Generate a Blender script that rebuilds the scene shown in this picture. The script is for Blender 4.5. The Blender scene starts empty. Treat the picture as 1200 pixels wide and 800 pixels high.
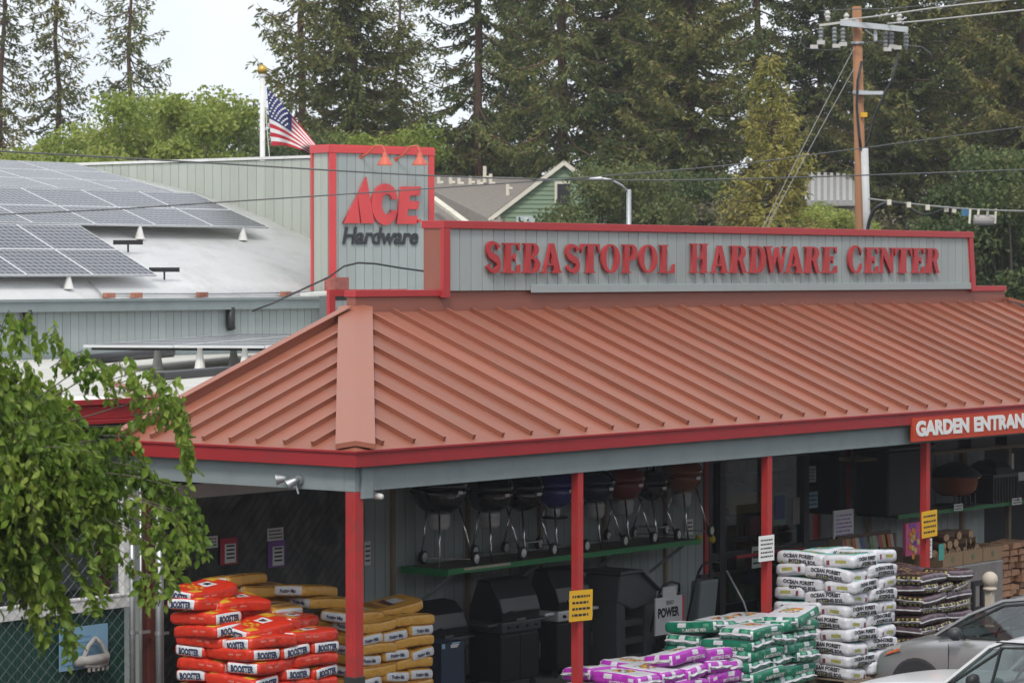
import bpy, bmesh, math, random
import numpy as np
from mathutils import Vector, Matrix
R = math.radians
random.seed(7); rng = np.random.default_rng(11)
S = bpy.context.scene
COL = S.collection
# ------------------------------------------------------------------ camera
# World frame: X runs along the shop front, Y into the shop, the eave corner post stands at the origin.
F = 3520.0; H = 5.4; D0 = F/108.0
TH = math.atan2(2780, F); PIT = math.atan2(80, F)
AX = (math.cos(TH), math.sin(TH)); RX = (math.sin(TH), -math.cos(TH))
_l0 = (415-600)/F*D0
CX = -(D0*AX[0]+_l0*RX[0]); CY = -(D0*AX[1]+_l0*RX[1])
cd = bpy.data.cameras.new('camera'); cam = bpy.data.objects.new('camera', cd); COL.objects.link(cam)
cam.location = (CX, CY, H); cam.rotation_euler = (R(90)-PIT, 0, TH-R(90))
cd.sensor_width = 36; cd.lens = F/1200*36; cd.clip_start = .5; cd.clip_end = 2000
cd.dof.use_dof = True; cd.dof.focus_distance = 37; cd.dof.aperture_fstop = 5.6
S.camera = cam
S.render.resolution_x = 1024; S.render.resolution_y = 682
# ------------------------------------------------------------------ sky and sun (thin bright overcast)
SUN_EL, SUN_AZ = R(52), math.atan2(-.48, -.85)      # direction towards the sun: from the left, over the lot
w = bpy.data.worlds.new('World'); S.world = w; w.use_nodes = True
nt = w.node_tree; nt.nodes.clear()
sky = nt.nodes.new('ShaderNodeTexSky'); sky.sky_type = 'NISHITA'; sky.sun_disc = False
sky.sun_elevation = SUN_EL; sky.sun_rotation = R(90)-SUN_AZ
sky.air_density = 1.0; sky.dust_density = 3.0; sky.ozone_density = 1.0
tc = nt.nodes.new('ShaderNodeTexCoord')
cl = nt.nodes.new('ShaderNodeTexNoise'); cl.inputs['Scale'].default_value = 7.0; cl.inputs['Detail'].default_value = 6
nt.links.new(tc.outputs['Generated'], cl.inputs['Vector'])
cr = nt.nodes.new('ShaderNodeValToRGB'); cr.color_ramp.elements[0].position = .3; cr.color_ramp.elements[1].position = .75
cr.color_ramp.elements[0].color = (7.4, 8.0, 8.8, 1); cr.color_ramp.elements[1].color = (9.9, 10.1, 10.3, 1)
nt.links.new(cl.outputs['Fac'], cr.inputs['Fac'])
mx = nt.nodes.new('ShaderNodeMix'); mx.data_type = 'RGBA'; mx.inputs[0].default_value = .88
nt.links.new(sky.outputs[0], mx.inputs[6]); nt.links.new(cr.outputs[0], mx.inputs[7])
bg = nt.nodes.new('ShaderNodeBackground'); bg.inputs['Strength'].default_value = .1
wo = nt.nodes.new('ShaderNodeOutputWorld')
nt.links.new(mx.outputs[2], bg.inputs['Color']); nt.links.new(bg.outputs[0], wo.inputs[0])
sl = bpy.data.lights.new('sun', 'SUN'); sl.energy = 1.5; sl.angle = R(14); sl.color = (1, .95, .87)
so = bpy.data.objects.new('sun', sl); COL.objects.link(so)
sd = Vector((math.cos(SUN_EL)*math.cos(SUN_AZ), math.cos(SUN_EL)*math.sin(SUN_AZ), math.sin(SUN_EL)))
so.rotation_euler = (-sd).to_track_quat('-Z', 'Y').to_euler(); so.location = (0, 0, 30)
S.view_settings.view_transform = 'Standard'; S.view_settings.look = 'None'
S.view_settings.exposure = 0.42; S.view_settings.gamma = 1; S.view_settings.use_curve_mapping = False
# ------------------------------------------------------------------ surveying helpers (photo point + a known plane -> world point)
_cp, _sp = math.cos(PIT), math.sin(PIT)
def ray(px, py):
    r = (px-600)/F; u = (400-py)/F
    return (AX[0]*_cp+AX[0]*u*_sp+RX[0]*r, AX[1]*_cp+AX[1]*u*_sp+RX[1]*r, -_sp+u*_cp)
def at(px, py, D):
    d = ray(px, py); return Vector((CX+d[0]*D, CY+d[1]*D, H+d[2]*D))
def onY(px, py, Y): return at(px, py, (Y-CY)/ray(px, py)[1])
def onX(px, py, X): return at(px, py, (X-CX)/ray(px, py)[0])
def onZ(px, py, Z): return at(px, py, (Z-H)/ray(px, py)[2])
def pj(p):
    dx, dy, dz = p[0]-CX, p[1]-CY, p[2]-H
    h = dx*AX[0]+dy*AX[1]; r = dx*RX[0]+dy*RX[1]; d = h*_cp-dz*_sp
    return 600+F*r/d, 400-F*(h*_sp+dz*_cp)/d, d
# ------------------------------------------------------------------ mesh helpers
class MB:
    def __init__(s): s.v = []; s.f = []; s.m = []
    def add(s, vs, fs, mi=0):
        o = len(s.v); s.v += [tuple(p) for p in vs]; s.f += [tuple(i+o for i in f) for f in fs]; s.m += [mi]*len(fs); return s
    def box(s, x0, x1, y0, y1, z0, z1, mi=0):
        return s.add([(x0,y0,z0),(x1,y0,z0),(x1,y1,z0),(x0,y1,z0),(x0,y0,z1),(x1,y0,z1),(x1,y1,z1),(x0,y1,z1)],
              [(0,3,2,1),(4,5,6,7),(0,1,5,4),(1,2,6,5),(2,3,7,6),(3,0,4,7)], mi)
    def obox(s, c, u, v, n, mi=0):      # centre and three half-axis vectors
        c, u, v, n = map(Vector, (c, u, v, n)); P = []
        for k in (-1, 1):
            P += [c-u-v+n*k, c+u-v+n*k, c+u+v+n*k, c-u+v+n*k]
        return s.add(P, [(0,3,2,1),(4,5,6,7),(0,1,5,4),(1,2,6,5),(2,3,7,6),(3,0,4,7)], mi)
    def bar(s, p, q, wd, hg, up=(0,0,1), mi=0):
        p, q = Vector(p), Vector(q); d = (q-p); a = d.normalized(); sd_ = a.cross(Vector(up))
        if sd_.length < 1e-4: sd_ = a.cross(Vector((1,0,0)))
        sd_.normalize(); n = sd_.cross(a).normalized()
        return s.obox((p+q)/2, d/2, sd_*wd/2, n*hg/2, mi)
    def tube(s, pts, r, n=8, mi=0, cap=True):
        pts = [Vector(p) for p in pts]; rs = r if isinstance(r, (list, tuple)) else [r]*len(pts); rings = []; ref = None
        for i, p in enumerate(pts):
            t = (pts[min(i+1, len(pts)-1)]-pts[max(i-1, 0)]).normalized()
            if ref is None: ref = Vector((0,0,1)) if abs(t.z) < .9 else Vector((1,0,0))
            a = (ref-t*ref.dot(t)).normalized(); b = t.cross(a); ref = a
            rings.append([p+(a*math.cos(2*math.pi*k/n)+b*math.sin(2*math.pi*k/n))*rs[i] for k in range(n)])
        V = [q for g in rings for q in g]; Fs = []
        for i in range(len(pts)-1):
            for k in range(n):
                k2 = (k+1) % n; Fs.append((i*n+k, i*n+k2, (i+1)*n+k2, (i+1)*n+k))
        if cap: Fs += [tuple(reversed(range(n))), tuple((len(pts)-1)*n+k for k in range(n))]
        return s.add(V, Fs, mi)
    def lathe(s, prof, c=(0,0,0), ax=(0,0,1), n=20, mi=0):   # prof: list of (r, h)
        c = Vector(c); ax = Vector(ax).normalized(); a = ax.orthogonal().normalized(); b = ax.cross(a)
        V = [c+ax*h+(a*math.cos(2*math.pi*k/n)+b*math.sin(2*math.pi*k/n))*max(r, 1e-4) for r, h in prof for k in range(n)]; Fs = []
        for i in range(len(prof)-1):
            for k in range(n):
                k2 = (k+1) % n; Fs.append((i*n+k, i*n+k2, (i+1)*n+k2, (i+1)*n+k))
        Fs += [tuple(reversed(range(n))), tuple((len(prof)-1)*n+k for k in range(n))]
        return s.add(V, Fs, mi)
    def prism(s, poly, n, mi=0):        # polygon of 3-D points, thickness vector n
        n = Vector(n); k = len(poly); P = [Vector(p) for p in poly]
        return s.add(P+[p+n for p in P], [tuple(reversed(range(k))), tuple(range(k, 2*k))]+[(i, (i+1) % k, k+(i+1) % k, k+i) for i in range(k)], mi)
    def quad(s, a, b, c, d, mi=0): return s.add([a, b, c, d], [(0,1,2,3)], mi)
    def mesh(s, name, mats, org=(0,0,0), smooth=False):
        me = bpy.data.meshes.new(name); o = Vector(org)
        me.from_pydata([tuple(Vector(p)-o) for p in s.v] if o.length else s.v, [], s.f)
        for m in (mats if isinstance(mats, (list, tuple)) else [mats]): me.materials.append(m)
        if any(s.m): me.polygons.foreach_set('material_index', s.m)
        bm = bmesh.new(); bm.from_mesh(me); bmesh.ops.recalc_face_normals(bm, faces=bm.faces[:]); bm.to_mesh(me); bm.free()
        if smooth: me.polygons.foreach_set('use_smooth', [True]*len(me.polygons))
        me.update(); return me
def worg(p):
    o = Vector((0,0,0))
    while p is not None: o += p.location; p = p.parent
    return o
def link(name, me, parent=None, loc=(0,0,0), rot=None):
    o = bpy.data.objects.new(name, me); COL.objects.link(o); o.location = loc
    if rot is not None: o.rotation_euler = rot
    if parent is not None: o.parent = parent
    return o
def part(name, mb, mats, parent, smooth=False, bevel=0, kind=None):      # mesh given in world coordinates under an unrotated parent
    o = link(name, mb.mesh(name, mats, worg(parent), smooth), parent)
    if bevel:
        m = o.modifiers.new('bevel', 'BEVEL'); m.width = bevel; m.segments = 2; m.limit_method = 'ANGLE'
    if kind: o['kind'] = kind
    return o
def tag(o, label, cat, group=None):
    o['label'] = label; o['category'] = cat
    if group: o['group'] = group
    return o
def thing(name, label, cat, loc=(0,0,0), group=None):
    o = bpy.data.objects.new(name, None); COL.objects.link(o); o.location = loc; o.empty_display_size = .2
    return tag(o, label, cat, group)
def solo(name, mb, mats, label, cat, group=None, smooth=False, bevel=0, loc=(0,0,0)):
    o = link(name, mb.mesh(name, mats, loc, smooth), None, loc)
    if bevel:
        m = o.modifiers.new('bevel', 'BEVEL'); m.width = bevel; m.segments = 2; m.limit_method = 'ANGLE'
    return tag(o, label, cat, group)
def struct(name, mb, mats, smooth=False):
    o = link(name, mb.mesh(name, mats, (0,0,0), smooth)); o['kind'] = 'structure'; return o
def copy_tree(o, parent=None):
    c = o.copy(); COL.objects.link(c); c.parent = parent
    for ch in list(o.children): copy_tree(ch, c)
    return c
def fast_mesh(name, V, Fq, mats, mi=None, smooth=False):        # numpy arrays: verts (n,3), faces (m,k)
    me = bpy.data.meshes.new(name); n, k = Fq.shape
    me.vertices.add(len(V)); me.vertices.foreach_set('co', V.astype(np.float32).ravel())
    me.loops.add(n*k); me.loops.foreach_set('vertex_index', Fq.astype(np.int32).ravel())
    me.polygons.add(n); me.polygons.foreach_set('loop_start', (np.arange(n)*k).astype(np.int32))
    for m in (mats if isinstance(mats, (list, tuple)) else [mats]): me.materials.append(m)
    if mi is not None: me.polygons.foreach_set('material_index', mi.astype(np.int32))
    me.update(calc_edges=True); me.validate(); return me
# ------------------------------------------------------------------ materials
def mat(name, col, rough=.6, var=.12, vs=2.0, metal=0, spec=.4, bump=0, bs=60, rnd=.0, stretch=None, dirt=None, dsc=1.0, damt=.5, coat=0):
    m = bpy.data.materials.new(name); m.use_nodes = True; t = m.node_tree; b = t.nodes['Principled BSDF']
    b.inputs['Roughness'].default_value = rough; b.inputs['Metallic'].default_value = metal; b.inputs['Specular IOR Level'].default_value = spec
    if coat: b.inputs['Coat Weight'].default_value = coat; b.inputs['Coat Roughness'].default_value = .08
    N = lambda k: t.nodes.new(k); L = t.links.new
    co = N('ShaderNodeTexCoord'); mp = N('ShaderNodeMapping'); L(co.outputs['Object'], mp.inputs['Vector'])
    oi = N('ShaderNodeObjectInfo'); ad = N('ShaderNodeVectorMath'); ad.operation = 'ADD'
    sc = N('ShaderNodeVectorMath'); sc.operation = 'SCALE'; sc.inputs[3].default_value = 37.0; cb = N('ShaderNodeCombineXYZ')
    for i in range(3): L(oi.outputs['Random'], cb.inputs[i])
    L(cb.outputs[0], sc.inputs[0]); L(mp.outputs[0], ad.inputs[0]); L(sc.outputs[0], ad.inputs[1])
    if stretch: mp.inputs['Scale'].default_value = stretch
    ns = N('ShaderNodeTexNoise'); ns.inputs['Scale'].default_value = vs; ns.inputs['Detail'].default_value = 5; ns.inputs['Roughness'].default_value = .65
    L(ad.outputs[0], ns.inputs['Vector'])
    rp = N('ShaderNodeValToRGB'); rp.color_ramp.elements[0].position = .25; rp.color_ramp.elements[1].position = .75
    rp.color_ramp.elements[0].color = tuple(c*(1-var) for c in col)+(1,); rp.color_ramp.elements[1].color = tuple(min(1, c*(1+var)) for c in col)+(1,)
    L(ns.outputs['Fac'], rp.inputs['Fac']); out = rp.outputs[0]
    if dirt:
        n2 = N('ShaderNodeTexNoise'); n2.inputs['Scale'].default_value = dsc; n2.inputs['Detail'].default_value = 8; n2.inputs['Roughness'].default_value = .7
        L(ad.outputs[0], n2.inputs['Vector']); r2 = N('ShaderNodeMapRange'); r2.inputs[1].default_value = .5; r2.inputs[2].default_value = .72; r2.inputs[4].default_value = damt
        L(n2.outputs['Fac'], r2.inputs[0]); q = N('ShaderNodeMix'); q.data_type = 'RGBA'; q.inputs[7].default_value = dirt+(1,)
        L(r2.outputs[0], q.inputs[0]); L(out, q.inputs[6]); out = q.outputs[2]
    if rnd:
        hs = N('ShaderNodeHueSaturation'); mr = N('ShaderNodeMapRange'); mr.inputs[3].default_value = 1-rnd; mr.inputs[4].default_value = 1+rnd
        L(oi.outputs['Random'], mr.inputs[0]); L(mr.outputs[0], hs.inputs['Value']); L(out, hs.inputs['Color']); out = hs.outputs[0]
    L(out, b.inputs['Base Color'])
    rv = N('ShaderNodeMapRange'); rv.inputs[3].default_value = max(0, rough-.08); rv.inputs[4].default_value = min(1, rough+.08)
    L(ns.outputs['Fac'], rv.inputs[0]); L(rv.outputs[0], b.inputs['Roughness'])
    if bump:
        nb = N('ShaderNodeTexNoise'); nb.inputs['Scale'].default_value = bs; nb.inputs['Detail'].default_value = 4; L(ad.outputs[0], nb.inputs['Vector'])
        bp = N('ShaderNodeBump'); bp.inputs['Strength'].default_value = bump; bp.inputs['Distance'].default_value = .02; L(nb.outputs['Fac'], bp.inputs['Height']); L(bp.outputs[0], b.inputs['Normal'])
    return m
def leafmat(name, cols, trans=.35, rough=.6, vs=.6, rnd=0):
    m = bpy.data.materials.new(name); m.use_nodes = True; t = m.node_tree; b = t.nodes['Principled BSDF']; N = lambda k: t.nodes.new(k); L = t.links.new
    geo = N('ShaderNodeNewGeometry'); ns = N('ShaderNodeTexNoise'); ns.inputs['Scale'].default_value = vs; ns.inputs['Detail'].default_value = 3
    L(geo.outputs['Position'], ns.inputs['Vector'])
    ad = N('ShaderNodeMath'); ad.operation = 'MULTIPLY_ADD'; ad.inputs[1].default_value = .45
    L(geo.outputs['Random Per Island'], ad.inputs[0]); L(ns.outputs['Fac'], ad.inputs[2])
    if rnd:
        oi = N('ShaderNodeObjectInfo'); a2 = N('ShaderNodeMath'); a2.operation = 'MULTIPLY_ADD'; a2.inputs[1].default_value = rnd
        L(oi.outputs['Random'], a2.inputs[0]); L(ad.outputs[0], a2.inputs[2]); ad = a2
    rp = N('ShaderNodeValToRGB'); e = rp.color_ramp.elements; e[0].position = .35; e[1].position = 1.0
    e[0].color = cols[0]+(1,); e[1].color = cols[-1]+(1,)
    for i, c in enumerate(cols[1:-1]): x = e.new(.35+.65*(i+1)/(len(cols)-1)); x.color = c+(1,)
    L(ad.outputs[0], rp.inputs['Fac']); L(rp.outputs[0], b.inputs['Base Color']); b.inputs['Roughness'].default_value = rough; b.inputs['Specular IOR Level'].default_value = .3
    tr = N('ShaderNodeBsdfTranslucent'); L(rp.outputs[0], tr.inputs['Color']); ms = N('ShaderNodeMixShader'); ms.inputs[0].default_value = trans
    L(b.outputs[0], ms.inputs[1]); L(tr.outputs[0], ms.inputs[2]); L(ms.outputs[0], t.nodes['Material Output'].inputs[0])
    return m
def glassmat(name, tint=(.8,.85,.85), refl=.12):
    m = bpy.data.materials.new(name); m.use_nodes = True; t = m.node_tree; t.nodes.remove(t.nodes['Principled BSDF']); N = lambda k: t.nodes.new(k); L = t.links.new
    tr = N('ShaderNodeBsdfTransparent'); tr.inputs[0].default_value = tint+(1,); g = N('ShaderNodeBsdfGlossy'); g.inputs['Roughness'].default_value = .03
    lw = N('ShaderNodeLayerWeight'); fr = N('ShaderNodeMath'); fr.operation = 'POWER'; fr.inputs[1].default_value = 4; L(lw.outputs['Facing'], fr.inputs[0]); ad = N('ShaderNodeMath'); ad.operation = 'ADD'; ad.inputs[1].default_value = refl; ad.use_clamp = True
    L(fr.outputs[0], ad.inputs[0]); ms = N('ShaderNodeMixShader'); L(ad.outputs[0], ms.inputs[0]); L(tr.outputs[0], ms.inputs[1]); L(g.outputs[0], ms.inputs[2]); L(ms.outputs[0], t.nodes['Material Output'].inputs[0])
    return m
M = {}
M['asphalt'] = mat('asphalt', (.055,.055,.057), .9, .25, 1.5, bump=.4, bs=120)
M['concrete'] = mat('concrete', (.13,.12,.11), .85, .2, 1.2, bump=.2, dirt=(.1,.09,.08), dsc=1.5)
M['roof_red'] = mat('oxide_roof_metal', (.272,.090,.053), .5, .13, .9, spec=.35, rnd=.11, dirt=(.225,.115,.08), dsc=1.8, damt=.8, stretch=(3,.6,.6))
M['roof_cap'] = mat('oxide_cap_metal', (.30,.102,.060), .45, .05, 1.0, spec=.5, dirt=(.27,.13,.095), dsc=3, damt=.3)
M['fascia_red'] = mat('fascia_red_paint', (.33,.022,.026), .45, .08, 1.5, dirt=(.2,.03,.03), dsc=2, damt=.5)
M['sign_red'] = mat('sign_red_paint', (.43,.038,.042), .4, .06, 3, rnd=.03)
M['post_red'] = mat('post_red_paint', (.42,.03,.03), .5, .12, 4, dirt=(.2,.06,.05), dsc=5, damt=.6, bump=.1)
M['oxide'] = mat('oxide_flashing', (.27,.095,.065), .5, .07, 1.2, dirt=(.25,.11,.09), dsc=3, damt=.4)
M['siding'] = mat('grey_green_siding', (.34,.385,.38), .75, .08, 3, rnd=.05, bump=.12, bs=90, dirt=(.24,.265,.255), dsc=3, damt=.35, stretch=(1,1,.25))
M['siding_pale'] = mat('pale_grey_siding', (.42,.45,.40), .8, .08, 2, rnd=.05, dirt=(.3,.3,.26), dsc=2, damt=.4, stretch=(1,1,.2))  # paler siding for the end wall and the tower's left side
M['porch_siding'] = M['siding']  # porch walls share the main siding paint
M['groove'] = mat('siding_groove', (.12,.14,.14), .9)
M['beam_grey'] = mat('beam_grey_paint', (.235,.275,.28), .6, .07, 2, dirt=(.15,.17,.17), dsc=2.5, damt=.4)
M['white_roof'] = mat('white_roof_coating', (.80,.80,.79), .7, .08, .8, bump=.25, bs=14, dirt=(.5,.47,.42), dsc=1.2, damt=.5)
M['roll_roof'] = mat('pale_flat_roof', (.52,.51,.47), .85, .1, .7, dirt=(.36,.34,.3), dsc=1, damt=.5, bump=.2, bs=30)
M['metal'] = mat('galvanised', (.46,.48,.49), .45, .12, 8, metal=.75)
M['alu'] = mat('aluminium', (.66,.67,.68), .4, .06, 8, metal=.35)
M['chrome'] = mat('chrome_leg', (.75,.75,.76), .2, .03, 8, metal=1)
M['black'] = mat('black_paint', (.022,.022,.024), .45, .15, 6)
M['rubber'] = mat('rubber', (.03,.03,.03), .8)
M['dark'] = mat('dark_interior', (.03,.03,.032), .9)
M['tan'] = mat('raw_lumber', (.27,.21,.15), .8, .2, 5, stretch=(1,1,.15), rnd=.1)
M['white'] = mat('white_paint', (.72,.72,.7), .6, .05, 3, dirt=(.5,.48,.43), dsc=4, damt=.5)
M['paper'] = mat('paper', (.78,.78,.76), .8, .03, 5)
M['ink'] = mat('ink', (.025,.025,.03), .8)
M['yellow_paper'] = mat('yellow_paper', (.75,.42,.02), .7, .05, 5)
M['brick'] = mat('brick', (.36,.15,.1), .9, .3, 9, rnd=.2)
M['green_edge'] = mat('green_price_strip', (.02,.2,.06), .5, .1, 4)
M['glass'] = glassmat('window_glass', (.72,.77,.77), .06)
M['shelf_top'] = mat('dusty_shelf_board', (.13,.11,.10), .85, .2, 4)
def boxmat(name, c, **k): M[name] = mat(name, c, **k); return M[name]
# ------------------------------------------------------------------ outlines, letters and text -> meshes in a plane (x right, y up), extruded along +z
def outline_mesh(name, loops, depth, m, bev=0, offs=0):
    cu = bpy.data.curves.new(name, 'CURVE'); cu.dimensions = '2D'; cu.fill_mode = 'BOTH'; cu.extrude = depth/2; cu.bevel_depth = bev; cu.offset = offs
    for lp in loops:
        sp = cu.splines.new('POLY'); sp.points.add(len(lp)-1)
        for p, q in zip(sp.points, lp): p.co = (q[0], q[1], 0, 1)
        sp.use_cyclic_u = True
    o = bpy.data.objects.new(name, cu); me = bpy.data.meshes.new_from_object(o); bpy.data.objects.remove(o); bpy.data.curves.remove(cu)
    me.materials.clear(); me.materials.append(m); return me
def text_mesh(txt, size, m, depth=0, bold=0, shear=0, align='CENTER', sx=1, res=3):
    cu = bpy.data.curves.new('txt', 'FONT'); cu.body = txt; cu.size = size; cu.extrude = depth/2; cu.offset = bold; cu.shear = shear
    cu.align_x = align; cu.align_y = 'CENTER'; cu.resolution_u = res; cu.fill_mode = 'BOTH' if depth else 'FRONT'
    o = bpy.data.objects.new('txt', cu); me = bpy.data.meshes.new_from_object(o); bpy.data.objects.remove(o); bpy.data.curves.remove(cu)
    me.materials.clear(); me.materials.append(m)
    if sx != 1: me.transform(Matrix.Diagonal((sx, 1, 1, 1)))
    return me
FRONT = Matrix(((1,0,0,0),(0,0,-1,0),(0,1,0,0),(0,0,0,1)))     # plane facing -Y: x right, z up
def place_flat(name, me, parent, org, ang=0, label=None):      # stand a flat mesh upright at org, facing -Y (ang turns it about Z)
    o = link(name, me, parent, Vector(org)-worg(parent)); o.rotation_euler = (R(90), 0, ang); return o
def bbox(me):
    a = np.empty(len(me.vertices)*3, np.float32); me.vertices.foreach_get('co', a); a = a.reshape(-1, 3); return a.min(0), a.max(0)
def fit(me, x0, x1, y0, y1):
    lo, hi = bbox(me); sx = (x1-x0)/(hi[0]-lo[0]); sy = (y1-y0)/(hi[1]-lo[1])
    me.transform(Matrix.Translation((x0-lo[0]*sx, y0-lo[1]*sy, 0)) @ Matrix.Diagonal((sx, sy, 1, 1))); return me
# ================================================================== SETTING: ground, pavement
struct('ground', MB().box(-400, 500, -400, 500, -.5, 0), M['asphalt'])
struct('pavement', MB().box(-2.2, 26, -1.9, 3.5, .004, .03), M['concrete'])
# unseen building added behind the camera to block low sky light from the porch
boxmat('stucco', (.16,.13,.11), rough=.9)
opp = thing('added_sky_blocker', 'added unseen brown building blocking low sky light from the porch', 'building', (0, -31, 0))
part('wall', MB().box(-70, 70, -42, -31, 0, 9.5), M['stucco'], opp); part('roof', MB().box(-71, 71, -43, -30, 9.51, 9.9), M['dark'], opp)
for i in range(24):
    for z_ in (1.2, 5.6): part('window', MB().box(-66+i*5.6, -64+i*5.6, -31.05, -30.96, z_, z_+1.6), M['dark'], opp)
# ================================================================== SHOP with canopy
shop = thing('hardware_store', 'long red-roofed hardware shop with porch canopy and lettered sign parapet', 'shop')
ZE, ZT, YW, XA, XB = 3.47, 4.9, 3.45, 3.95, 20.6        # eave, roof top, wall plane, hip apexes
EO = -.15                                               # eave overhang
XR = 24.75
# --- canopy roof
roof = part('canopy_roof', MB().prism([(EO,EO,ZE-.012),(XR,EO,ZE-.012),(XB,YW,ZT-.012),(XA,YW,ZT-.012)], (0,0,-.04)), M['roof_red'], shop)
def zf(y): return ZE+(y-EO)/(YW-EO)*(ZT-ZE)
def zl(x): return ZE+(x-EO)/(XA-EO)*(ZT-ZE)
def hipx(y): return EO+(y-EO)/(YW-EO)*(XA-EO)
def hipy(x): return EO+(x-EO)/(XA-EO)*(YW-EO)
def hipxr(y): return XR-(y-EO)/(YW-EO)*(XR-XB)
sp = .53; x = EO+.02; k = 0
RW, RH = .045, .055
Sv = Vector((0, YW-EO, ZT-ZE)).normalized(); Nv = Vector((0, -(ZT-ZE), YW-EO)).normalized()
while x < XR-.05:
    x1 = min(x+sp, XR); mb = MB(); lift = .004+.003*random.random()
    # pan, clipped by both hips
    def ytop(xx): return min(YW, hipy(xx) if xx < XA else YW, EO+(XR-xx)/(XR-XB)*(YW-EO) if xx > XB else YW)
    ya, yb = ytop(x), ytop(x1); poly = [(x,EO,ZE+lift),(x1,EO,ZE+lift)]
    if yb > EO+.01: poly.append((x1, yb, zf(yb)+lift))
    for xx in (XB, XA):
        if x < xx < x1: poly.append((xx, YW, ZT+lift))
    if ya > EO+.01: poly.append((x, ya, zf(ya)+lift))
    if len(poly) > 2: mb.prism(poly, (0,0,-.01))
    yy = min(ya, YW-.02)
    if yy > .1:
        a = Vector((x, EO+.10, zf(EO+.10))); b = Vector((x, yy, zf(yy)))
        mb.bar(a+Nv*RH/2, b+Nv*RH/2, RW, RH, up=Nv)
        mb.bar(a+Nv*(RH+.003), b+Nv*(RH+.003), RW+.006, .006, up=Nv)
    part('roof_panel', mb, M['roof_red'], roof); x += sp
# left hip face
part('hip_underlay', MB().prism([(EO,EO,ZE-.012),(XA,YW,ZT-.012),(EO,YW,ZE-.012)], (0,0,-.04)), M['roof_red'], roof)
Nl = Vector((-(ZT-ZE), 0, XA-EO)).normalized(); y = YW; spl = .415
ys = []
while y > EO+.06:
    y0 = max(y-spl, EO); mb = MB(); lift = .004+.003*random.random()
    mb.prism([(EO,y0,ZE+lift),(hipx(y0),y0,zl(hipx(y0))+lift),(hipx(y),y,zl(hipx(y))+lift),(EO,y,ZE+lift)], (0,0,-.01))
    yr = y0; xx = min(hipx(yr), XA)
    if xx > .15:
        a = Vector((EO+.09, yr, zl(EO+.09))); b = Vector((xx, yr, zl(xx)))
        mb.bar(a+Nl*RH/2, b+Nl*RH/2, RW, RH, up=Nl); mb.bar(a+Nl*(RH+.003), b+Nl*(RH+.003), RW+.006, .006, up=Nl)
    part('roof_panel', mb, M['roof_red'], roof); y -= spl
# right hip face (out of view, closes the roof)
part('roof_panel', MB().prism([(XR,EO,ZE),(XR,YW,ZE),(XB,YW,ZT)], (0,0,-.02)), M['roof_red'], roof)
# hip caps
a, b = Vector((EO+.02, EO+.02, ZE+.0)), Vector((XA, YW, ZT)); d = (b-a).normalized()
hl = Vector((-d.y, d.x, 0)).normalized(); cw = .30
mb = MB()
def capstrip(mb, a, b, hw, za):
    top = Vector((0,0,za)); out = hl*hw; dz = -hw*.16
    for sgn in (1, -1):
        o = out*sgn; p = [a+top, b+top, b+top+o+Vector((0,0,dz)), a+top+o+Vector((0,0,dz))]
        mb.prism(p if sgn > 0 else p[::-1], (0,0,-.055))
capstrip(mb, a+d*.12, b+d*.12, cw*.72, .085)
part('hip_cap', mb, M['roof_cap'], roof)
a2, b2 = Vector((XR-.02, EO+.02, ZE)), Vector((XB, YW, ZT)); part('hip_cap', MB().bar(a2+Vector((0,0,.07)), b2+Vector((0,0,.07)), .4, .05), M['roof_cap'], roof)
# rake trim at the back of the left hip face
ra, rb = Vector((EO, YW+.01, ZE)), Vector((XA-.1, YW+.01, zl(XA-.1)))
part('rake_trim', MB().bar(ra+Nl*.05, rb+Nl*.05, .05, .14, up=Nl).bar(ra+Nl*.125+Vector((0,-.02,0)), rb+Nl*.125+Vector((0,-.02,0)), .13, .012, up=Nl), M['roof_cap'], roof)
# --- fascia, beams, soffit
part('fascia', MB().box(EO-.03, XR+.03, EO-.03, EO, 3.305, ZE+.012).box(EO-.05, XR+.05, EO-.05, EO-.028, ZE-.012, ZE+.016), M['fascia_red'], shop, bevel=.004)
part('fascia', MB().box(EO-.03, EO, EO+.001, YW+.1, 3.305, ZE+.012).box(EO-.05, EO-.028, EO-.026, YW+.1, ZE-.012, ZE+.0155), M['fascia_red'], shop, bevel=.004)
part('beam', MB().box(.205, XR-.1, -.07, .03, 3.03, 3.3), M['beam_grey'], shop, bevel=.006)
part('beam', MB().box(-.07, .03, .09, YW+.1, 3.03, 3.3), M['beam_grey'], shop, bevel=.006)
part('beam', MB().box(-.072, .015, -.068, .085, 3.03, 3.3), M['beam_grey'], shop, bevel=.005)
part('corner_block', MB().box(.02, .20, -.10, .025, 2.95, 3.303), M['beam_grey'], shop, bevel=.005)
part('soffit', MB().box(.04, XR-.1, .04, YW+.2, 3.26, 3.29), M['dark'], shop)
for i in range(1, 17):
    xx = .4+i*1.35
    part('rafter', MB().box(xx, xx+.045, .04, YW-.02, 3.12, 3.255), M['beam_grey'], shop)
# --- posts
part('post', MB().box(-.07, .07, -.07, .07, .03, 3.028).box(-.074, .074, -.02, .02, .5, 2.98), M['post_red'], shop, bevel=.006)
part('post_guard', MB().box(-.085, .085, -.085, .085, .031, 1.02), M['rubber'], shop, bevel=.01)
PX = [4.02, 8.1, 12.12, 16.15, 20.2]
for xx in PX: part('post', MB().box(xx-.052, xx+.052, -.052, .052, .03, 3.03), M['post_red'], shop, bevel=.005)
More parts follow.
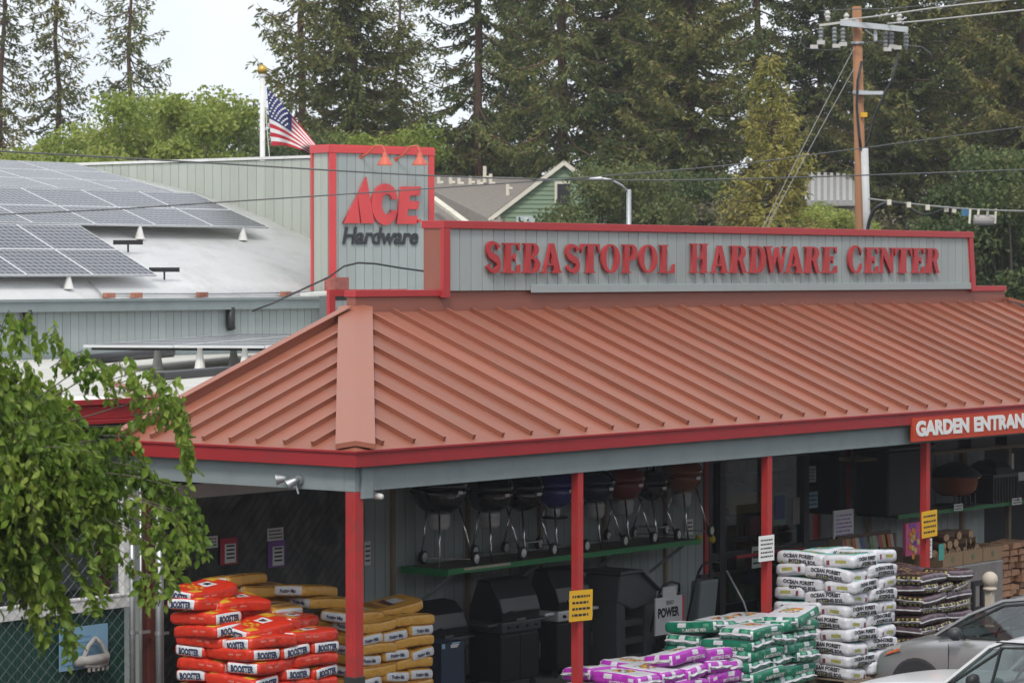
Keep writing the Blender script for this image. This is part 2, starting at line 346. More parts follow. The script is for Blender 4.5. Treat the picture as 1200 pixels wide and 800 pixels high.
# --- front wall boards
def boards(parent, x0, x1, y, z0, z1, pitch, m, gap=.012, th=.02, name='board'):
    n_ = max(1, round((x1-x0)/pitch)); p_ = (x1-x0)/n_
    me = MB().box(gap/2, p_-gap/2, -th, 0, z0, z1).mesh(name, m); o_ = worg(parent)
    for i in range(n_):
        link(name, me, parent, Vector((x0+i*p_, y-random.random()*.003, 0))-o_)
fw = part('front_wall', MB().box(3.9, 11.62, YW+.001, YW+.15, .12, 3.3), M['groove'], shop)
boards(fw, 3.9, 11.62, YW, .125, 3.25, .2, M['porch_siding'])
fw2 = part('front_wall', MB().box(15.62, 19.9, YW+.001, YW+.15, .12, 3.3), M['groove'], shop)
boards(fw2, 15.62, 19.9, YW, .125, 3.25, .2, M['porch_siding'])
part('wall_header', MB().box(.1, 3.88, YW-.03, YW+.02, 2.74, 2.90), M['white'], shop)
part('wall_header', MB().box(.1, 3.88, YW-.02, YW+.02, 2.905, 3.25), M['dark'], shop)
part('trim', MB().box(3.78, 3.9, YW-.05, YW+.12, .12, 3.25), M['metal'], shop)
part('trim', MB().box(15.5, 15.61, YW-.05, YW+.12, .12, 3.25), M['post_red'], shop)
part('trim', MB().box(11.62, 11.72, YW-.05, YW+.12, .12, 3.25), M['post_red'], shop)
# rough uprights carrying the shelves
for px_ in (461, 549, 634, 709, 781): 
    xx = onY(px_, 640, YW-.06).x; part('upright', MB().box(xx-.03, xx+.03, YW-.075, YW-.021, .12, 3.2), M['tan'], shop)
for px_ in (1018, 1128, 1182):
    xx = onY(px_, 560, YW-.06).x; part('upright', MB().box(xx-.045, xx+.045, YW-.09, YW-.022, .12, 3.2), M['tan'], shop)
# building mass behind the wall
part('flat_roof', MB().box(1.72, 24.5, YW+.02, 19.9, 3.72, 3.8), M['roll_roof'], shop)
part('side_wall', MB().box(1.75, 1.87, YW+.2, 19.9, 0, 3.715), M['siding'], shop)
part('back_wall', MB().box(1.9, 24.5, 19.75, 19.89, 0, 3.715), M['siding'], shop)
part('side_wall', MB().box(24.4, 24.5, YW+.16, 19.7, 0, 3.715), M['siding'], shop)
part('front_wall', MB().box(22.6, 24.38, YW, YW+.14, .12, 3.3), M['porch_siding'], shop)
part('ceiling', MB().box(4.06, 24.38, YW+.16, 9, 3.3, 3.35), M['dark'], shop)
part('parapet_brace', MB().box(XA+.1, XB-.1, YW+.16, YW+.2, 3.81, 4.87), M['siding'], shop)
# small grey wall with red trim at the left end of the parapet
q0, q1 = onY(384, 392, 5.6), onY(384, 347, 5.6)
rw = part('return_wall', MB().box(q0.x, q0.x+1.6, 5.6, 5.75, 3.8, q1.z), M['groove'], shop)
boards(rw, q0.x+.1, q0.x+1.6, 5.6, 3.8, q1.z-.06, .2, M['siding'])
part('trim', MB().box(q0.x-.02, q0.x+.1, 5.55, 5.6, 3.8, q1.z).box(q0.x-.02, q0.x+1.6, 5.55, 5.6, q1.z+.001, q1.z+.09), M['sign_red'], rw)
# --- smoky curtain panel at the left end of the porch
cm = bpy.data.materials.new('smoky_vinyl'); cm.use_nodes = True; t_ = cm.node_tree; b_ = t_.nodes['Principled BSDF']
b_.inputs['Base Color'].default_value = (.028,.029,.030,1); b_.inputs['Roughness'].default_value = .3; b_.inputs['Specular IOR Level'].default_value = .3
nz = t_.nodes.new('ShaderNodeTexNoise'); nz.inputs['Scale'].default_value = 1.6; nz.inputs['Detail'].default_value = 5; nz.inputs['Distortion'].default_value = 1.5
rp_ = t_.nodes.new('ShaderNodeValToRGB'); rp_.color_ramp.elements[0].color = (.022,.023,.024,1); rp_.color_ramp.elements[1].color = (.13,.13,.12,1); rp_.color_ramp.elements[0].position = .4; rp_.color_ramp.elements[1].position = .8
tc_ = t_.nodes.new('ShaderNodeTexCoord'); t_.links.new(tc_.outputs['Object'], nz.inputs['Vector']); t_.links.new(nz.outputs['Fac'], rp_.inputs['Fac']); t_.links.new(rp_.outputs[0], b_.inputs['Base Color'])
bp_ = t_.nodes.new('ShaderNodeBump'); bp_.inputs['Strength'].default_value = .6; bp_.inputs['Distance'].default_value = .05; t_.links.new(nz.outputs['Fac'], bp_.inputs['Height']); t_.links.new(bp_.outputs[0], b_.inputs['Normal'])
cur = part('mesh_curtain', MB().box(.35, 3.77, YW-.012, YW+.012, .12, 2.735), cm, shop)
wm = MB()
for i in range(-22, 30):
    x0 = .36+i*.15
    for sg in (1,):
        p0 = [x0, .3]; p1 = [x0+2.42, 2.72]
        if p0[0] < .36: p0 = [.36, .3+(.36-x0)]
        if p1[0] > 3.76: p1 = [3.76, 2.72-(x0+2.42-3.76)]
        if p1[0]-p0[0] > .1: wm.bar((p0[0],YW-.018,p0[1]), (p1[0],YW-.018,p1[1]), .004, .004, up=(0,1,0))
part('wire', wm, boxmat('dull_wire', (.05,.05,.05), rough=.6), cur, kind='stuff')
# --- parapet base and lettered sign wall
base = part('parapet_base', MB().box(XA, XB, YW, YW+.15, ZT-.03, 5.17), M['oxide'], shop, bevel=.006)
part('cap_flashing', MB().box(XA-.02, 5.62, YW-.025, YW+.17, 5.1, 5.185), M['sign_red'], base, bevel=.005)
part('cap_flashing', MB().box(19.5, XB+.02, YW-.025, YW+.17, 5.1, 5.185), M['sign_red'], base, bevel=.005)
sign = part('sign_wall', MB().prism([(5.62,YW-.02,5.17),(19.48,YW-.02,5.17),(19.36,YW-.02,6.02),(5.62,YW-.02,6.02)], (0,.30,0)), M['oxide'], shop)
boards(sign, 5.74, 19.34, YW-.022, 5.17, 5.99, .236, M['siding'])
part('sill_board', MB().box(7.48, 19.46, YW-.062, YW-.046, 5.135, 5.245), M['siding'], sign, bevel=.004)
tr = MB().box(5.60, 19.40, YW-.085, YW+.3, 5.985, 6.085).box(5.60, 5.735, YW-.08, YW-.02, 5.08, 5.984)
tr.prism([(19.37,YW-.08,5.10),(19.50,YW-.08,5.10),(19.39,YW-.08,5.984),(19.26,YW-.08,5.984)], (0,.06,0))
part('sign_trim', tr, M['sign_red'], sign, bevel=.005)
# serif letters
def arc(cx, cy, rx, ry, a0, a1, n=14): return [(cx+rx*math.cos(R(a0+(a1-a0)*i/n)), cy+ry*math.sin(R(a0+(a1-a0)*i/n))) for i in range(n+1)]
def stroke(pts, ws):
    Lp, Rp = [], []
    for i, p in enumerate(pts):
        a, b = pts[max(i-1, 0)], pts[min(i+1, len(pts)-1)]; dx, dy = b[0]-a[0], b[1]-a[1]; l = math.hypot(dx, dy); nx, ny = -dy/l, dx/l
        Lp.append((p[0]+nx*ws[i]/2, p[1]+ny*ws[i]/2)); Rp.append((p[0]-nx*ws[i]/2, p[1]-ny*ws[i]/2))
    return Lp+Rp[::-1]
_s = arc(.5,.72,.31,.20,10,262,16)+arc(.5,.27,.33,.20,82,-175,16)
_sw = [.26-.02*i if i < 8 else .12+.02*(i-8) for i in range(17)]; _sw = [.22,.18,.13,.10,.09,.10,.13,.17,.20,.22,.23,.23,.23,.23,.23,.23,.23]; _sw = _sw+_sw[::-1]
GL = {
'E': [[(0,0),(1,0),(1,.3),(.9,.3),(.8,.1),(.47,.1),(.47,.46),(.6,.46),(.66,.36),(.74,.36),(.74,.66),(.66,.66),(.6,.56),(.47,.56),(.47,.9),(.78,.9),(.87,.73),(.97,.73),(.97,1),(0,1),(0,.94),(.12,.9),(.12,.1),(0,.06)]],
'B': [[(0,0),(.6,0)]+arc(.6,.27,.4,.27,-90,80)+arc(.58,.77,.34,.23,-70,90)+[(0,1),(0,.94),(.12,.9),(.12,.1),(0,.06)], [(.45,.09),(.54,.09)]+arc(.54,.27,.13,.18,-90,90)+[(.45,.45)], [(.45,.58),(.52,.58)]+arc(.52,.745,.11,.165,-90,90)+[(.45,.91)]],
'A': [[(0,0),(.34,0),(.34,.06),(.25,.09),(.29,.25),(.56,.25),(.61,.09),(.53,.06),(.53,0),(1,0),(1,.06),(.93,.09),(.62,1),(.42,1),(.11,.09),(0,.06)], [(.33,.34),(.53,.34),(.43,.68)]],
'S': [stroke(_s, _sw)],
'T': [[(.24,0),(.76,0),(.76,.06),(.67,.09),(.67,.9),(.82,.9),(.92,.66),(1,.66),(.98,1),(.02,1),(0,.66),(.08,.66),(.18,.9),(.33,.9),(.33,.09),(.24,.06)]],
'O': [arc(.5,.5,.5,.5,0,350,34), arc(.5,.5,.22,.41,0,350,34)],
'P': [[(0,0),(.58,0),(.58,.06),(.46,.09),(.46,.42),(.6,.42)]+arc(.6,.71,.4,.29,-90,90)+[(0,1),(0,.94),(.12,.9),(.12,.09),(0,.06)], [(.46,.52),(.53,.52)]+arc(.53,.71,.14,.19,-90,90)+[(.46,.9)]],
'L': [[(0,0),(1,0),(1,.34),(.9,.34),(.8,.1),(.47,.1),(.47,.9),(.59,.94),(.59,1),(0,1),(0,.94),(.13,.9),(.13,.09),(0,.06)]],
'H': [[(0,0),(.44,0),(.44,.06),(.36,.09),(.36,.46),(.64,.46),(.64,.09),(.56,.06),(.56,0),(1,0),(1,.06),(.92,.09),(.92,.91),(1,.94),(1,1),(.56,1),(.56,.94),(.64,.91),(.64,.56),(.36,.56),(.36,.91),(.44,.94),(.44,1),(0,1),(0,.94),(.08,.91),(.08,.09),(0,.06)]],
'R': [[(0,0),(.52,0),(.52,.06),(.43,.09),(.43,.46),(.49,.46),(.71,0),(1,0),(1,.06),(.93,.1),(.76,.47)]+arc(.58,.74,.34,.26,-52,90)+[(0,1),(0,.94),(.11,.9),(.11,.09),(0,.06)], [(.43,.55),(.52,.55)]+arc(.52,.73,.11,.18,-90,90)+[(.43,.91)]],
'D': [[(0,0),(.48,0)]+arc(.5,.5,.5,.5,-90,90,20)+[(0,1),(0,.94),(.11,.9),(.11,.1),(0,.06)], [(.43,.09),(.47,.09)]+arc(.47,.5,.21,.41,-90,90)+[(.43,.91)]],
'W': [[(0,1),(0,.94),(.06,.91),(.25,0),(.38,0),(.54,.58),(.65,0),(.77,0),(.94,.91),(1,.94),(1,1),(.77,1),(.77,.94),(.86,.91),(.74,.36),(.62,.97),(.50,.97),(.38,.34),(.28,.91),(.36,.94),(.36,1)][::-1]],
'C': [arc(.5,.5,.5,.5,36,324,26)+[(.86,.36)]+arc(.56,.5,.30,.43,320,40,20)+[(.84,.64)]],
'N': [[(0,0),(.32,0),(.32,.06),(.23,.09),(.23,.66),(.72,0),(.9,0),(.9,.91),(1,.94),(1,1),(.68,1),(.68,.94),(.78,.91),(.78,.42),(.38,1),(0,1),(0,.94),(.11,.88),(.11,.09),(0,.06)]],
}
LX = [('S',570.7,589.5),('E',591,611.7),('B',614.5,635),('A',636,660.5),('S',663.7,682),('T',682,705),('O',706,728.7),('P',731,748.7),('O',750.5,772.5),('L',774.5,792.5)]
LX += [(c, 800+a/3.87, 800+b/3.87) for c, a, b in (('H',42,122),('A',135,215),('R',220,300),('D',308,385),('W',376,482),('A',473,555),('R',557,632),('E',640,708),('C',758,825),('E',832,895),('N',900,968),('T',966,1047),('E',1047,1105),('R',1110,1172))]
glm = {c: outline_mesh('letter_'+c, GL[c], .035, M['sign_red'], 0, 0 if c in 'SC' else -.016) for c in GL}
z0, z1 = onY(600, 320.5, YW-.12).z, onY(600, 284, YW-.12).z
for i, (c, pa, pb) in enumerate(LX):
    xa, xb = onY(pa, 300, YW-.12).x, onY(pb, 300, YW-.12).x
    hgt = (z1-z0)*(1.06 if i in (0, 10, 18) else 1.0)
    o = link('letter', glm[c], sign, Vector((xa, YW-.085, z0))-worg(sign)); o.rotation_euler = (R(90), 0, 0); o.scale = (xb-xa, hgt, 1)
# --- garden entrance board on the beam
gx0 = onY(1069, 500, -.19).x; gz0 = onY(1072, 517.5, -.19).z; gz1 = onY(1069, 490, -.19).z
boxmat('orange_board', (.52,.05,.015), rough=.45, var=.05)
gb = solo('entrance_sign', MB().box(gx0, gx0+3.9, -.2, -.165, gz0, gz1), M['orange_board'], 'orange board with white letters reading GARDEN ENTRANCE fixed along the eave', 'sign')
gx = gx0
x_ = [onY(p, 500, -.21).x for p in (1074, 1136, 1142)]
def word(txt, x0, x1, z0_, z1_, y_, m, parent, bold, depth=.006, shear=0):
    tot = text_mesh(txt, 1, m, 0, bold, shear); lo, hi = bbox(tot); s_ = (x1-x0)/(hi[0]-lo[0]); bpy.data.meshes.remove(tot)
    # place letter by letter so that each is its own piece
    cur_ = lo[0]
    for k_, ch in enumerate(txt):
        pre = text_mesh(txt[:k_+1], 1, m, 0, bold, shear, align='LEFT'); l2, h2 = bbox(pre); right = h2[0]; bpy.data.meshes.remove(pre)
        if k_ == 0: left0 = l2[0]
        me_ = text_mesh(ch, 1, m, depth, bold, shear, align='LEFT'); l3, h3 = bbox(me_); wch = h3[0]-l3[0]
        sy = (z1_-z0_)/.70
        me_.transform(Matrix.Diagonal((s_, sy, 1, 1))); 
        o = link('letter', me_, parent); o.rotation_euler = (R(90), 0, 0)
        o.location = Vector((x0+(right-wch-left0-l3[0])*s_, y_, z0_+.30*sy*0+ (z1_-z0_)*.5))-worg(parent)
word('GARDEN', x_[0], x_[1], gz0+.07, gz1-.065, -.205, M['paper'], gb, .05)
word('ENTRANCE', x_[2], x_[2]+(x_[1]-x_[0])*1.33, gz0+.07, gz1-.065, -.205, M['paper'], gb, .05)
# --- small fittings on the beam
fl = thing('flood_light', 'twin-head grey flood light fixed to the left eave beam', 'lamp', (-.09, .72, 3.15))
mb = MB().lathe([(.05,0),(.05,.04)], (-.075,.72,3.13), (-1,0,0), 12)
part('mount', mb, M['metal'], fl)
for dy in (-.02, .13):
    part('lamp_head', MB().lathe([(.025,0),(.035,.05),(.06,.13),(.062,.14),(.05,.142)], (-.13,.72+dy,3.15), (-.55,.6,-.12 if dy > 0 else -.5), 12), M['metal'], fl, smooth=True)
part('arm', MB().tube([(-.1,.72,3.13),(-.14,.74,3.1),(-.13,.70,2.98)], .012, 6), M['metal'], fl)
cc = thing('security_camera', 'small white camera under the eave beside the corner block', 'camera', (.3,.0,2.99))
part('body', MB().lathe([(.02,0),(.035,.02),(.035,.1),(.025,.12)], (.33,.02,2.97), (.3,-1,-.15), 12), M['white'], cc, smooth=True); part('mount', MB().box(.31,.35,.0,.04,2.98,3.03), M['white'], cc)
# ================================================================== LEFT AWNING ROOF beside the canopy
awn = thing('awning_building', 'low shed with white ribbed roof and red gutter left of the porch', 'shed')
part('roof_sheet', MB().box(-9, 1.64, 4.62, 9.6, 3.76, 3.84), M['white_roof'], awn)
for i in range(24): part('roof_rib', MB().box(1.3-i*.45, 1.36-i*.45, 4.64, 9.6, 3.841, 3.875), M['white_roof'], awn)
part('gutter', MB().box(-9, 1.68, 4.5, 4.62, 3.66, 3.88).box(-9, 1.7, 4.46, 4.498, 3.83, 3.9).box(-9, 1.69, 4.47, 4.6, 3.60, 3.655), M['fascia_red'], awn, bevel=.008)
part('ridge_flashing', MB().bar(onZ(126, 447, 3.9), onZ(184, 464, 3.9), .12, .05), M['roof_cap'], awn)
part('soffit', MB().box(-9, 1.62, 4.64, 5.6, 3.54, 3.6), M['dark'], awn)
part('wall', MB().box(-9, 1.74, 5.6, 5.75, 0, 3.75), boxmat('dull_wall', (.07,.075,.075), rough=.9, var=.2), awn)
part('gutter_bracket', MB().tube([onY(170, 490, 4.8), onY(182, 491, 4.8), onY(181, 499, 4.8), onY(176, 502, 4.8)], .02, 6), M['white'], awn)
# ================================================================== BARREL-ROOFED BUILDING behind
YB, ZB, XE = 20.0, 4.87, 24.5
AW, SL = 12.0, R(28); RA = AW/math.sin(SL)
def archz(Y): 
    d = AW-(Y-YB); return ZB+math.sqrt(max(RA*RA-d*d, 0))-RA*math.cos(SL)
def arch_hit(px, py, off):
    lo, hi = YB, YB+AW
    f = lambda Y: onY(px, py, Y).z-(archz(Y)+off)
    for _ in range(50):
        m = (lo+hi)/2
        if f(lo)*f(m) <= 0: hi = m
        else: lo = m
    return onY(px, py, lo)
barn = thing('barrel_roof_building', 'white barrel-vaulted building with grey board walls behind the shop', 'building')
mb = MB(); N_ = 36; V = []; Fc = []
for i in range(N_+1):
    Y = YB-.12+(2*AW+.24)*i/N_; z = archz(min(max(Y, YB), YB+2*AW))-(.06 if Y < YB else 0); V += [(-14, Y, z), (XE, Y, z)]
for i in range(N_): Fc.append((2*i, 2*i+1, 2*i+3, 2*i+2))
mb.add(V, Fc)
vr = part('vault_roof', mb, M['white_roof'], barn, smooth=True)
so_ = vr.modifiers.new('s', 'SOLIDIFY'); so_.thickness = .1; so_.offset = -1
XC = onY(380, 355, YB).x
part('eave_fascia', MB().box(-14, XC, YB-.2, YB-.1, ZB-.19, ZB+.0).box(-14, XC, YB-.23, YB-.05, ZB-.005, ZB+.045), [M['beam_grey'], M['white_roof']], barn)
ew = part('eave_wall', MB().box(-14, XC, YB-.02, YB+.1, 0, ZB-.15), M['groove'], barn)
boards(ew, onY(-60, 380, YB).x, XC-.02, YB-.02, 3.8, ZB-.15, .21, M['siding'])
part('wall_skirt', MB().box(-14, XC, YB-.075, YB-.041, 3.8, 3.93), M['beam_grey'], ew)
part('corner_trim', MB().box(XC-.03, XC+.1, YB-.09, YB+.08, 3.8, ZB+.1), M['white'], barn)
for px_ in (31, 269):
    p_ = onY(px_, 380, YB-.1); part('downpipe', MB().tube([(p_.x,YB-.13,ZB-.15),(p_.x,YB-.13,4.35),(p_.x+.02,YB-.13,4.28)], .09, 8), M['black'], barn, smooth=True)
# end wall rising above the vault
zt = 7.92
pf = [(XE+.02, YB+AW*2, 0), (XE+.02, YB, 0), (XE+.02, YB, zt), (XE+.02, YB+9, zt-.05), (XE+.02, YB+2*AW, zt-.1)]
gw = part('end_wall', MB().prism(pf, (.14,0,0)), M['groove'], barn)
me_ = MB().box(-.02, 0, .006, .262, 4.6, zt-.02).mesh('board', M['siding_pale'])
for i in range(52): link('board', me_, gw, (XE+.018-.003*random.random(), YB+.4+i*.268, 0))
part('coping', MB().box(XE-.04, XE+.2, YB, YB+2*AW, zt, zt+.06), M['white'], gw)
# roof scuffs, bricks on the eave, loose conduit
for i, px_ in enumerate((131, 163, 240, 338)):
    p_ = onY(px_, 352, YB-.05)
    solo('brick', MB().obox((p_.x, YB+.02, ZB+.105), (.125,.01*(i-1),0), (-.01*(i-1),.05,0), (0,0,.05)), M['brick'],
      ['weathered red brick on the white eave, leftmost of four', 'red brick second from left on the white eave', 'red brick alone on the middle of the white eave', 'red brick on the white eave nearest the sign tower'][i], 'brick', 'bricks weighing down the eave', bevel=.006)
solo('roof_conduit', MB().tube([arch_hit(104, 330, .05), arch_hit(122, 347, .05), (onY(131,349,YB).x, YB+.15, ZB+.14), (onY(260,352,YB).x, YB+.12, ZB+.12), (onY(372,349,YB).x, YB+.12, ZB+.14)], .018, 6), M['metal'], 'thin grey conduit running along the white eave past the bricks', 'conduit')
# ---- solar arrays
sm = bpy.data.materials.new('solar_cells'); sm.use_nodes = True; t_ = sm.node_tree; b_ = t_.nodes['Principled BSDF']
b_.inputs['Roughness'].default_value = .24; b_.inputs['Specular IOR Level'].default_value = .38
tc_ = t_.nodes.new('ShaderNodeTexCoord'); br = t_.nodes.new('ShaderNodeTexBrick'); br.offset = 0; br.inputs['Scale'].default_value = 1
br.inputs['Brick Width'].default_value = .158; br.inputs['Row Height'].default_value = .158; br.inputs['Mortar Size'].default_value = .011; br.inputs['Bias'].default_value = 0
br.inputs['Color1'].default_value = (.020,.022,.036,1); br.inputs['Color2'].default_value = (.026,.028,.042,1); br.inputs['Mortar'].default_value = (.30,.31,.32,1)
t_.links.new(tc_.outputs['Object'], br.inputs['Vector']); t_.links.new(br.outputs['Color'], b_.inputs['Base Color'])
def solar(name, label, p_br, ux, uv, cols, rows, cw_=1.70, ch_=1.03, legs=()):
    """p_br: bottom right corner, ux unit vector to the left, uv unit vector up the slope"""
    th = thing(name, label, 'solar array', p_br); ux = Vector(ux).normalized(); uv = Vector(uv).normalized(); nn = ux.cross(uv).normalized()
    if nn.z < 0: nn = -nn
    X_, Y_ = -ux, uv; rot = Matrix((X_, Y_, X_.cross(Y_))).transposed().to_euler()
    me = MB().box(-cw_+.03, -.03, .03, ch_-.03, .012, .018).mesh('cells', sm)
    fr_ = MB().box(-cw_+.006, -.006, .006, .03, -.02, .02).box(-cw_+.006, -.006, ch_-.03, ch_-.006, -.02, .02).box(-cw_+.006, -cw_+.03, .0301, ch_-.0301, -.02, .02).box(-.03, -.006, .0301, ch_-.0301, -.02, .02)
    fr_ = fr_.mesh('frame', M['alu']); bk = MB().box(-cw_+.03, -.03, .03, ch_-.03, -.01, .005).mesh('backsheet', M['white'])
    for r_ in range(rows):
        for c_ in range(cols):
            o = link('solar_module', fr_, th, ux*(c_*cw_)+uv*(r_*ch_), rot); link('cells', me, o); link('backsheet', bk, o)
    for (c_, r_, hh) in legs:
        b0 = ux*(c_*cw_)+uv*(r_*ch_)+Vector(p_br); part('standoff', MB().lathe([(.11,0),(.1,.03),(.045,hh-.04),(.045,hh)], b0-Vector((0,0,hh+.02)), (0,0,1), 10), M['white'], th)
    part('rail', MB().bar(Vector(p_br)+uv*.25*ch_-nn*.05-ux*.12, Vector(p_br)+ux*cols*cw_+uv*.25*ch_-nn*.05, .05, .05), M['black'], th)
    part('rail', MB().bar(Vector(p_br)+uv*(rows-.3)*ch_-nn*.05-ux*.12, Vector(p_br)+ux*cols*cw_+uv*(rows-.3)*ch_-nn*.05, .05, .05), M['black'], th)
    return th
pb = arch_hit(184, 323, .3); pt = arch_hit(109, 265, .3)
uv = Vector((0, pt.y-pb.y, pt.z-pb.z)); L1 = uv.length
a1 = solar('solar_array', 'dark blue solar array low on the white vault with crisp cell grid', pb, (-1,0,0), uv, 7, 2, 1.70, L1/2, [(1.35,.06,.26),(3.35,.06,.26),(5.3,.06,.26)])
for q, (xa, xb, yy) in enumerate(((134, 166, 284), (176, 209, 316))):
    e0, e1 = arch_hit(xa, yy, .25), arch_hit(xb, yy, .25); part('rail_end', MB().bar(e0, e1, .07, .09).tube([(e0+e1)/2, (e0+e1)/2-Vector((0,0,.2))], .02, 6), M['black'], a1)
pb2 = arch_hit(315, 267, .3); pt2 = arch_hit(228, 227, .3); uv2 = Vector((0, pt2.y-pb2.y, pt2.z-pb2.z))
solar('solar_array', 'greyish solar array higher on the white vault reaching right toward the sign tower', pb2, (-1,0,0), uv2, 12, 2, 1.70, uv2.length/2, [(.45,.04,.27),(2.25,.04,.27)])
p3 = Vector((pb2.x-.55, pt2.y+.06, pt2.z+.02)); y3 = min(pt2.y+3.2, YB+AW); uv3 = Vector((0, y3-p3.y, archz(y3)+.3-p3.z))
solar('solar_array', 'pale sky-reflecting solar array along the crest of the white vault', p3, (-1,0,0), uv3, 12, 3, 1.70, uv3.length/3)
c0 = at(97, 405.5, 49); rr = Vector((RX[0], RX[1], 0)); fw_ = Vector((AX[0], AX[1], 0))
q_ = at(334, 407, 48.4); q_.z = c0.z
ul = (c0-q_).normalized(); uvb = Vector((-ul.y, ul.x, 0)); uvb = uvb if uvb.dot(fw_) > 0 else -uvb; uvb = (uvb+Vector((RX[0],RX[1],0))*.0).normalized()
solar('solar_array', 'flat solar array on cone feet over the low pale roof behind the canopy', q_+(q_-c0)*.35, ul, uvb, 3, 5, (c0-q_).length*1.35/3, 1.9, [(.2,.1,.42),(.9,.1,.42),(1.25,.1,.42),(1.75,.12,.42),(.9,1.2,.42),(1.75,1.2,.42),(2.4,.6,.42)])
solo('roof_curb', MB().bar(onZ(184, 441, 3.86), onZ(268, 434, 3.86), .22, .13), M['black'], 'long black curb lying on the pale low roof below the flat array', 'roof curb', bevel=.02)
solo('roof_duct', MB().tube([onZ(92, 423, 3.88), onZ(150, 417, 3.88), onZ(200, 413, 3.88)], .1, 10), M['black'], 'black tubular duct lying on the low roof against the grey wall', 'duct', smooth=True)
# ================================================================== SIGN TOWER
T0 = onY(386, 345, YB-.3); u_ = Vector((math.cos(R(-14)), math.sin(R(-14)), 0)); n_ = Vector((-u_.y, u_.x, 0))   # n_ points back
def onT(px, py, off=0):
    p0 = T0-n_*off; d = Vector(ray(px, py)); o = Vector((CX, CY, H)); return o+d*((p0-o).dot(n_)/d.dot(n_))
tw_w = (onT(507, 250)-T0).dot(u_); zt_ = onT(386, 172).z; zb_ = 3.8
tow = thing('sign_tower', 'grey board rooftop sign tower with red trim and slanted red letters', 'sign tower', T0)
ang = math.atan2(u_.y, u_.x); tow.rotation_euler = (0, 0, ang)
def TL(p): p = Vector(p)-T0; return Vector((p.dot(u_), p.dot(n_), p.z))      # world -> tower local
def tpart(name, mb, m, parent=tow, **k): 
    o = link(name, mb.mesh(name, m), parent)
    if k.get('bevel'): q = o.modifiers.new('b', 'BEVEL'); q.width = k['bevel']; q.segments = 2
    return o
zz = lambda z: z-T0.z
dep = .62
core = tpart('core', MB().box(.02, tw_w-.02, .02, dep, zz(zb_), zz(zt_)), M['groove'])
nb = 12; pw = tw_w/nb
me_ = MB().box(.006, pw-.006, -.0, .019, zz(zb_), zz(zt_)-.02).mesh('board', M['siding'])
for i in range(nb): link('board', me_, tow, (i*pw, -.002*random.random(), 0))
tpart('board', MB().box(-.0, .019, .06, dep/2-.005, zz(zb_), zz(zt_)-.02), M['siding_pale']); tpart('board', MB().box(-.0, .019, dep/2+.005, dep-.05, zz(zb_), zz(zt_)-.02), M['siding_pale'])
zr = zz(onT(386, 340).z)
boxmat('bright_red', (.62,.07,.075), rough=.4, var=.05)
tpart('trim', MB().box(-.03, tw_w+.03, -.05, -.001, zz(zt_)-.12, zz(zt_)+.02).box(-.02, .15, -.04, -.002, zr, zz(zt_)-.121).box(tw_w-.12, tw_w+.02, -.04, -.002, zr-.5, zz(zt_)-.121), M['bright_red'], bevel=.006)
tpart('trim', MB().box(-.05, -.001, -.05, dep+.03, zz(zt_)-.12, zz(zt_)+.019).box(-.04, -.002, dep-.05, dep+.02, zr, zz(zt_)-.121), M['bright_red'], bevel=.006)
tpart('cap', MB().box(-.03, tw_w+.03, -.03, dep+.03, zz(zt_)+.021, zz(zt_)+.05), M['bright_red'])
def pxl(zx, zy): p = TL(onT(300+zx/4, 200+zy/4)); return (p.x, p.z)
def tletter(loops, m, depth=.06):
    me = outline_mesh('letter', [[pxl(*q) for q in lp] for lp in loops], depth, m); o = link('letter', me, tow, (0, -.05, 0)); o.rotation_euler = (R(90), 0, 0); return o
tletter([[(400,247),(464,124),(478,247)]], M['bright_red']); tletter([[(468,117),(508,30),(545,247),(484,247)]], M['bright_red'])
tletter([[(597+(64)*math.cos(R(a)), 158-97*math.sin(R(a))) for a in range(42, 321, 8)]+[(655,185),(620,185)]+[(606+26*math.cos(R(a)), 158-48*math.sin(R(a))) for a in range(318, 44, -8)]+[(626,135),(655,133)]], M['bright_red'])
tletter([[(672,75),(765,75),(757,117),(712,117),(708,143),(756,143),(750,181),(703,181),(698,212),(748,212),(742,250),(650,250)]], M['bright_red'])
tletter([[(757+8*math.cos(R(a)), 236+9*math.sin(R(a))) for a in range(0, 360, 40)]], M['bright_red'])
boxmat('charcoal_letter', (.035,.037,.045), rough=.5)
(hx0, hz0), (hx1, hz1) = pxl(402, 345), pxl(757, 268); tot = text_mesh('Hardware', 1, M['charcoal_letter'], 0, .022, .22, align='LEFT'); lo_, hi_ = bbox(tot); hs_ = (hx1-hx0)/(hi_[0]-lo_[0]); vs_ = (hz1-hz0)/(hi_[1]-lo_[1])
for k_, ch in enumerate('Hardware'):
    pre = text_mesh('Hardware'[:k_+1], 1, M['charcoal_letter'], 0, .022, .22, align='LEFT'); me = text_mesh(ch, 1, M['charcoal_letter'], .02, .022, .22, align='LEFT'); (_, h2), (l3, h3) = bbox(pre), bbox(me)
    me.transform(Matrix.Translation((hx0+(h2[0]-h3[0]-lo_[0])*hs_, hz0-lo_[1]*vs_, 0)) @ Matrix.Diagonal((hs_, vs_, 1, 1)))
    o = link('letter', me, tow, (0, -.025, 0)); o.rotation_euler = (R(90), 0, 0); bpy.data.meshes.remove(pre)
boxmat('lamp_orange', (.55,.12,.07), rough=.4)
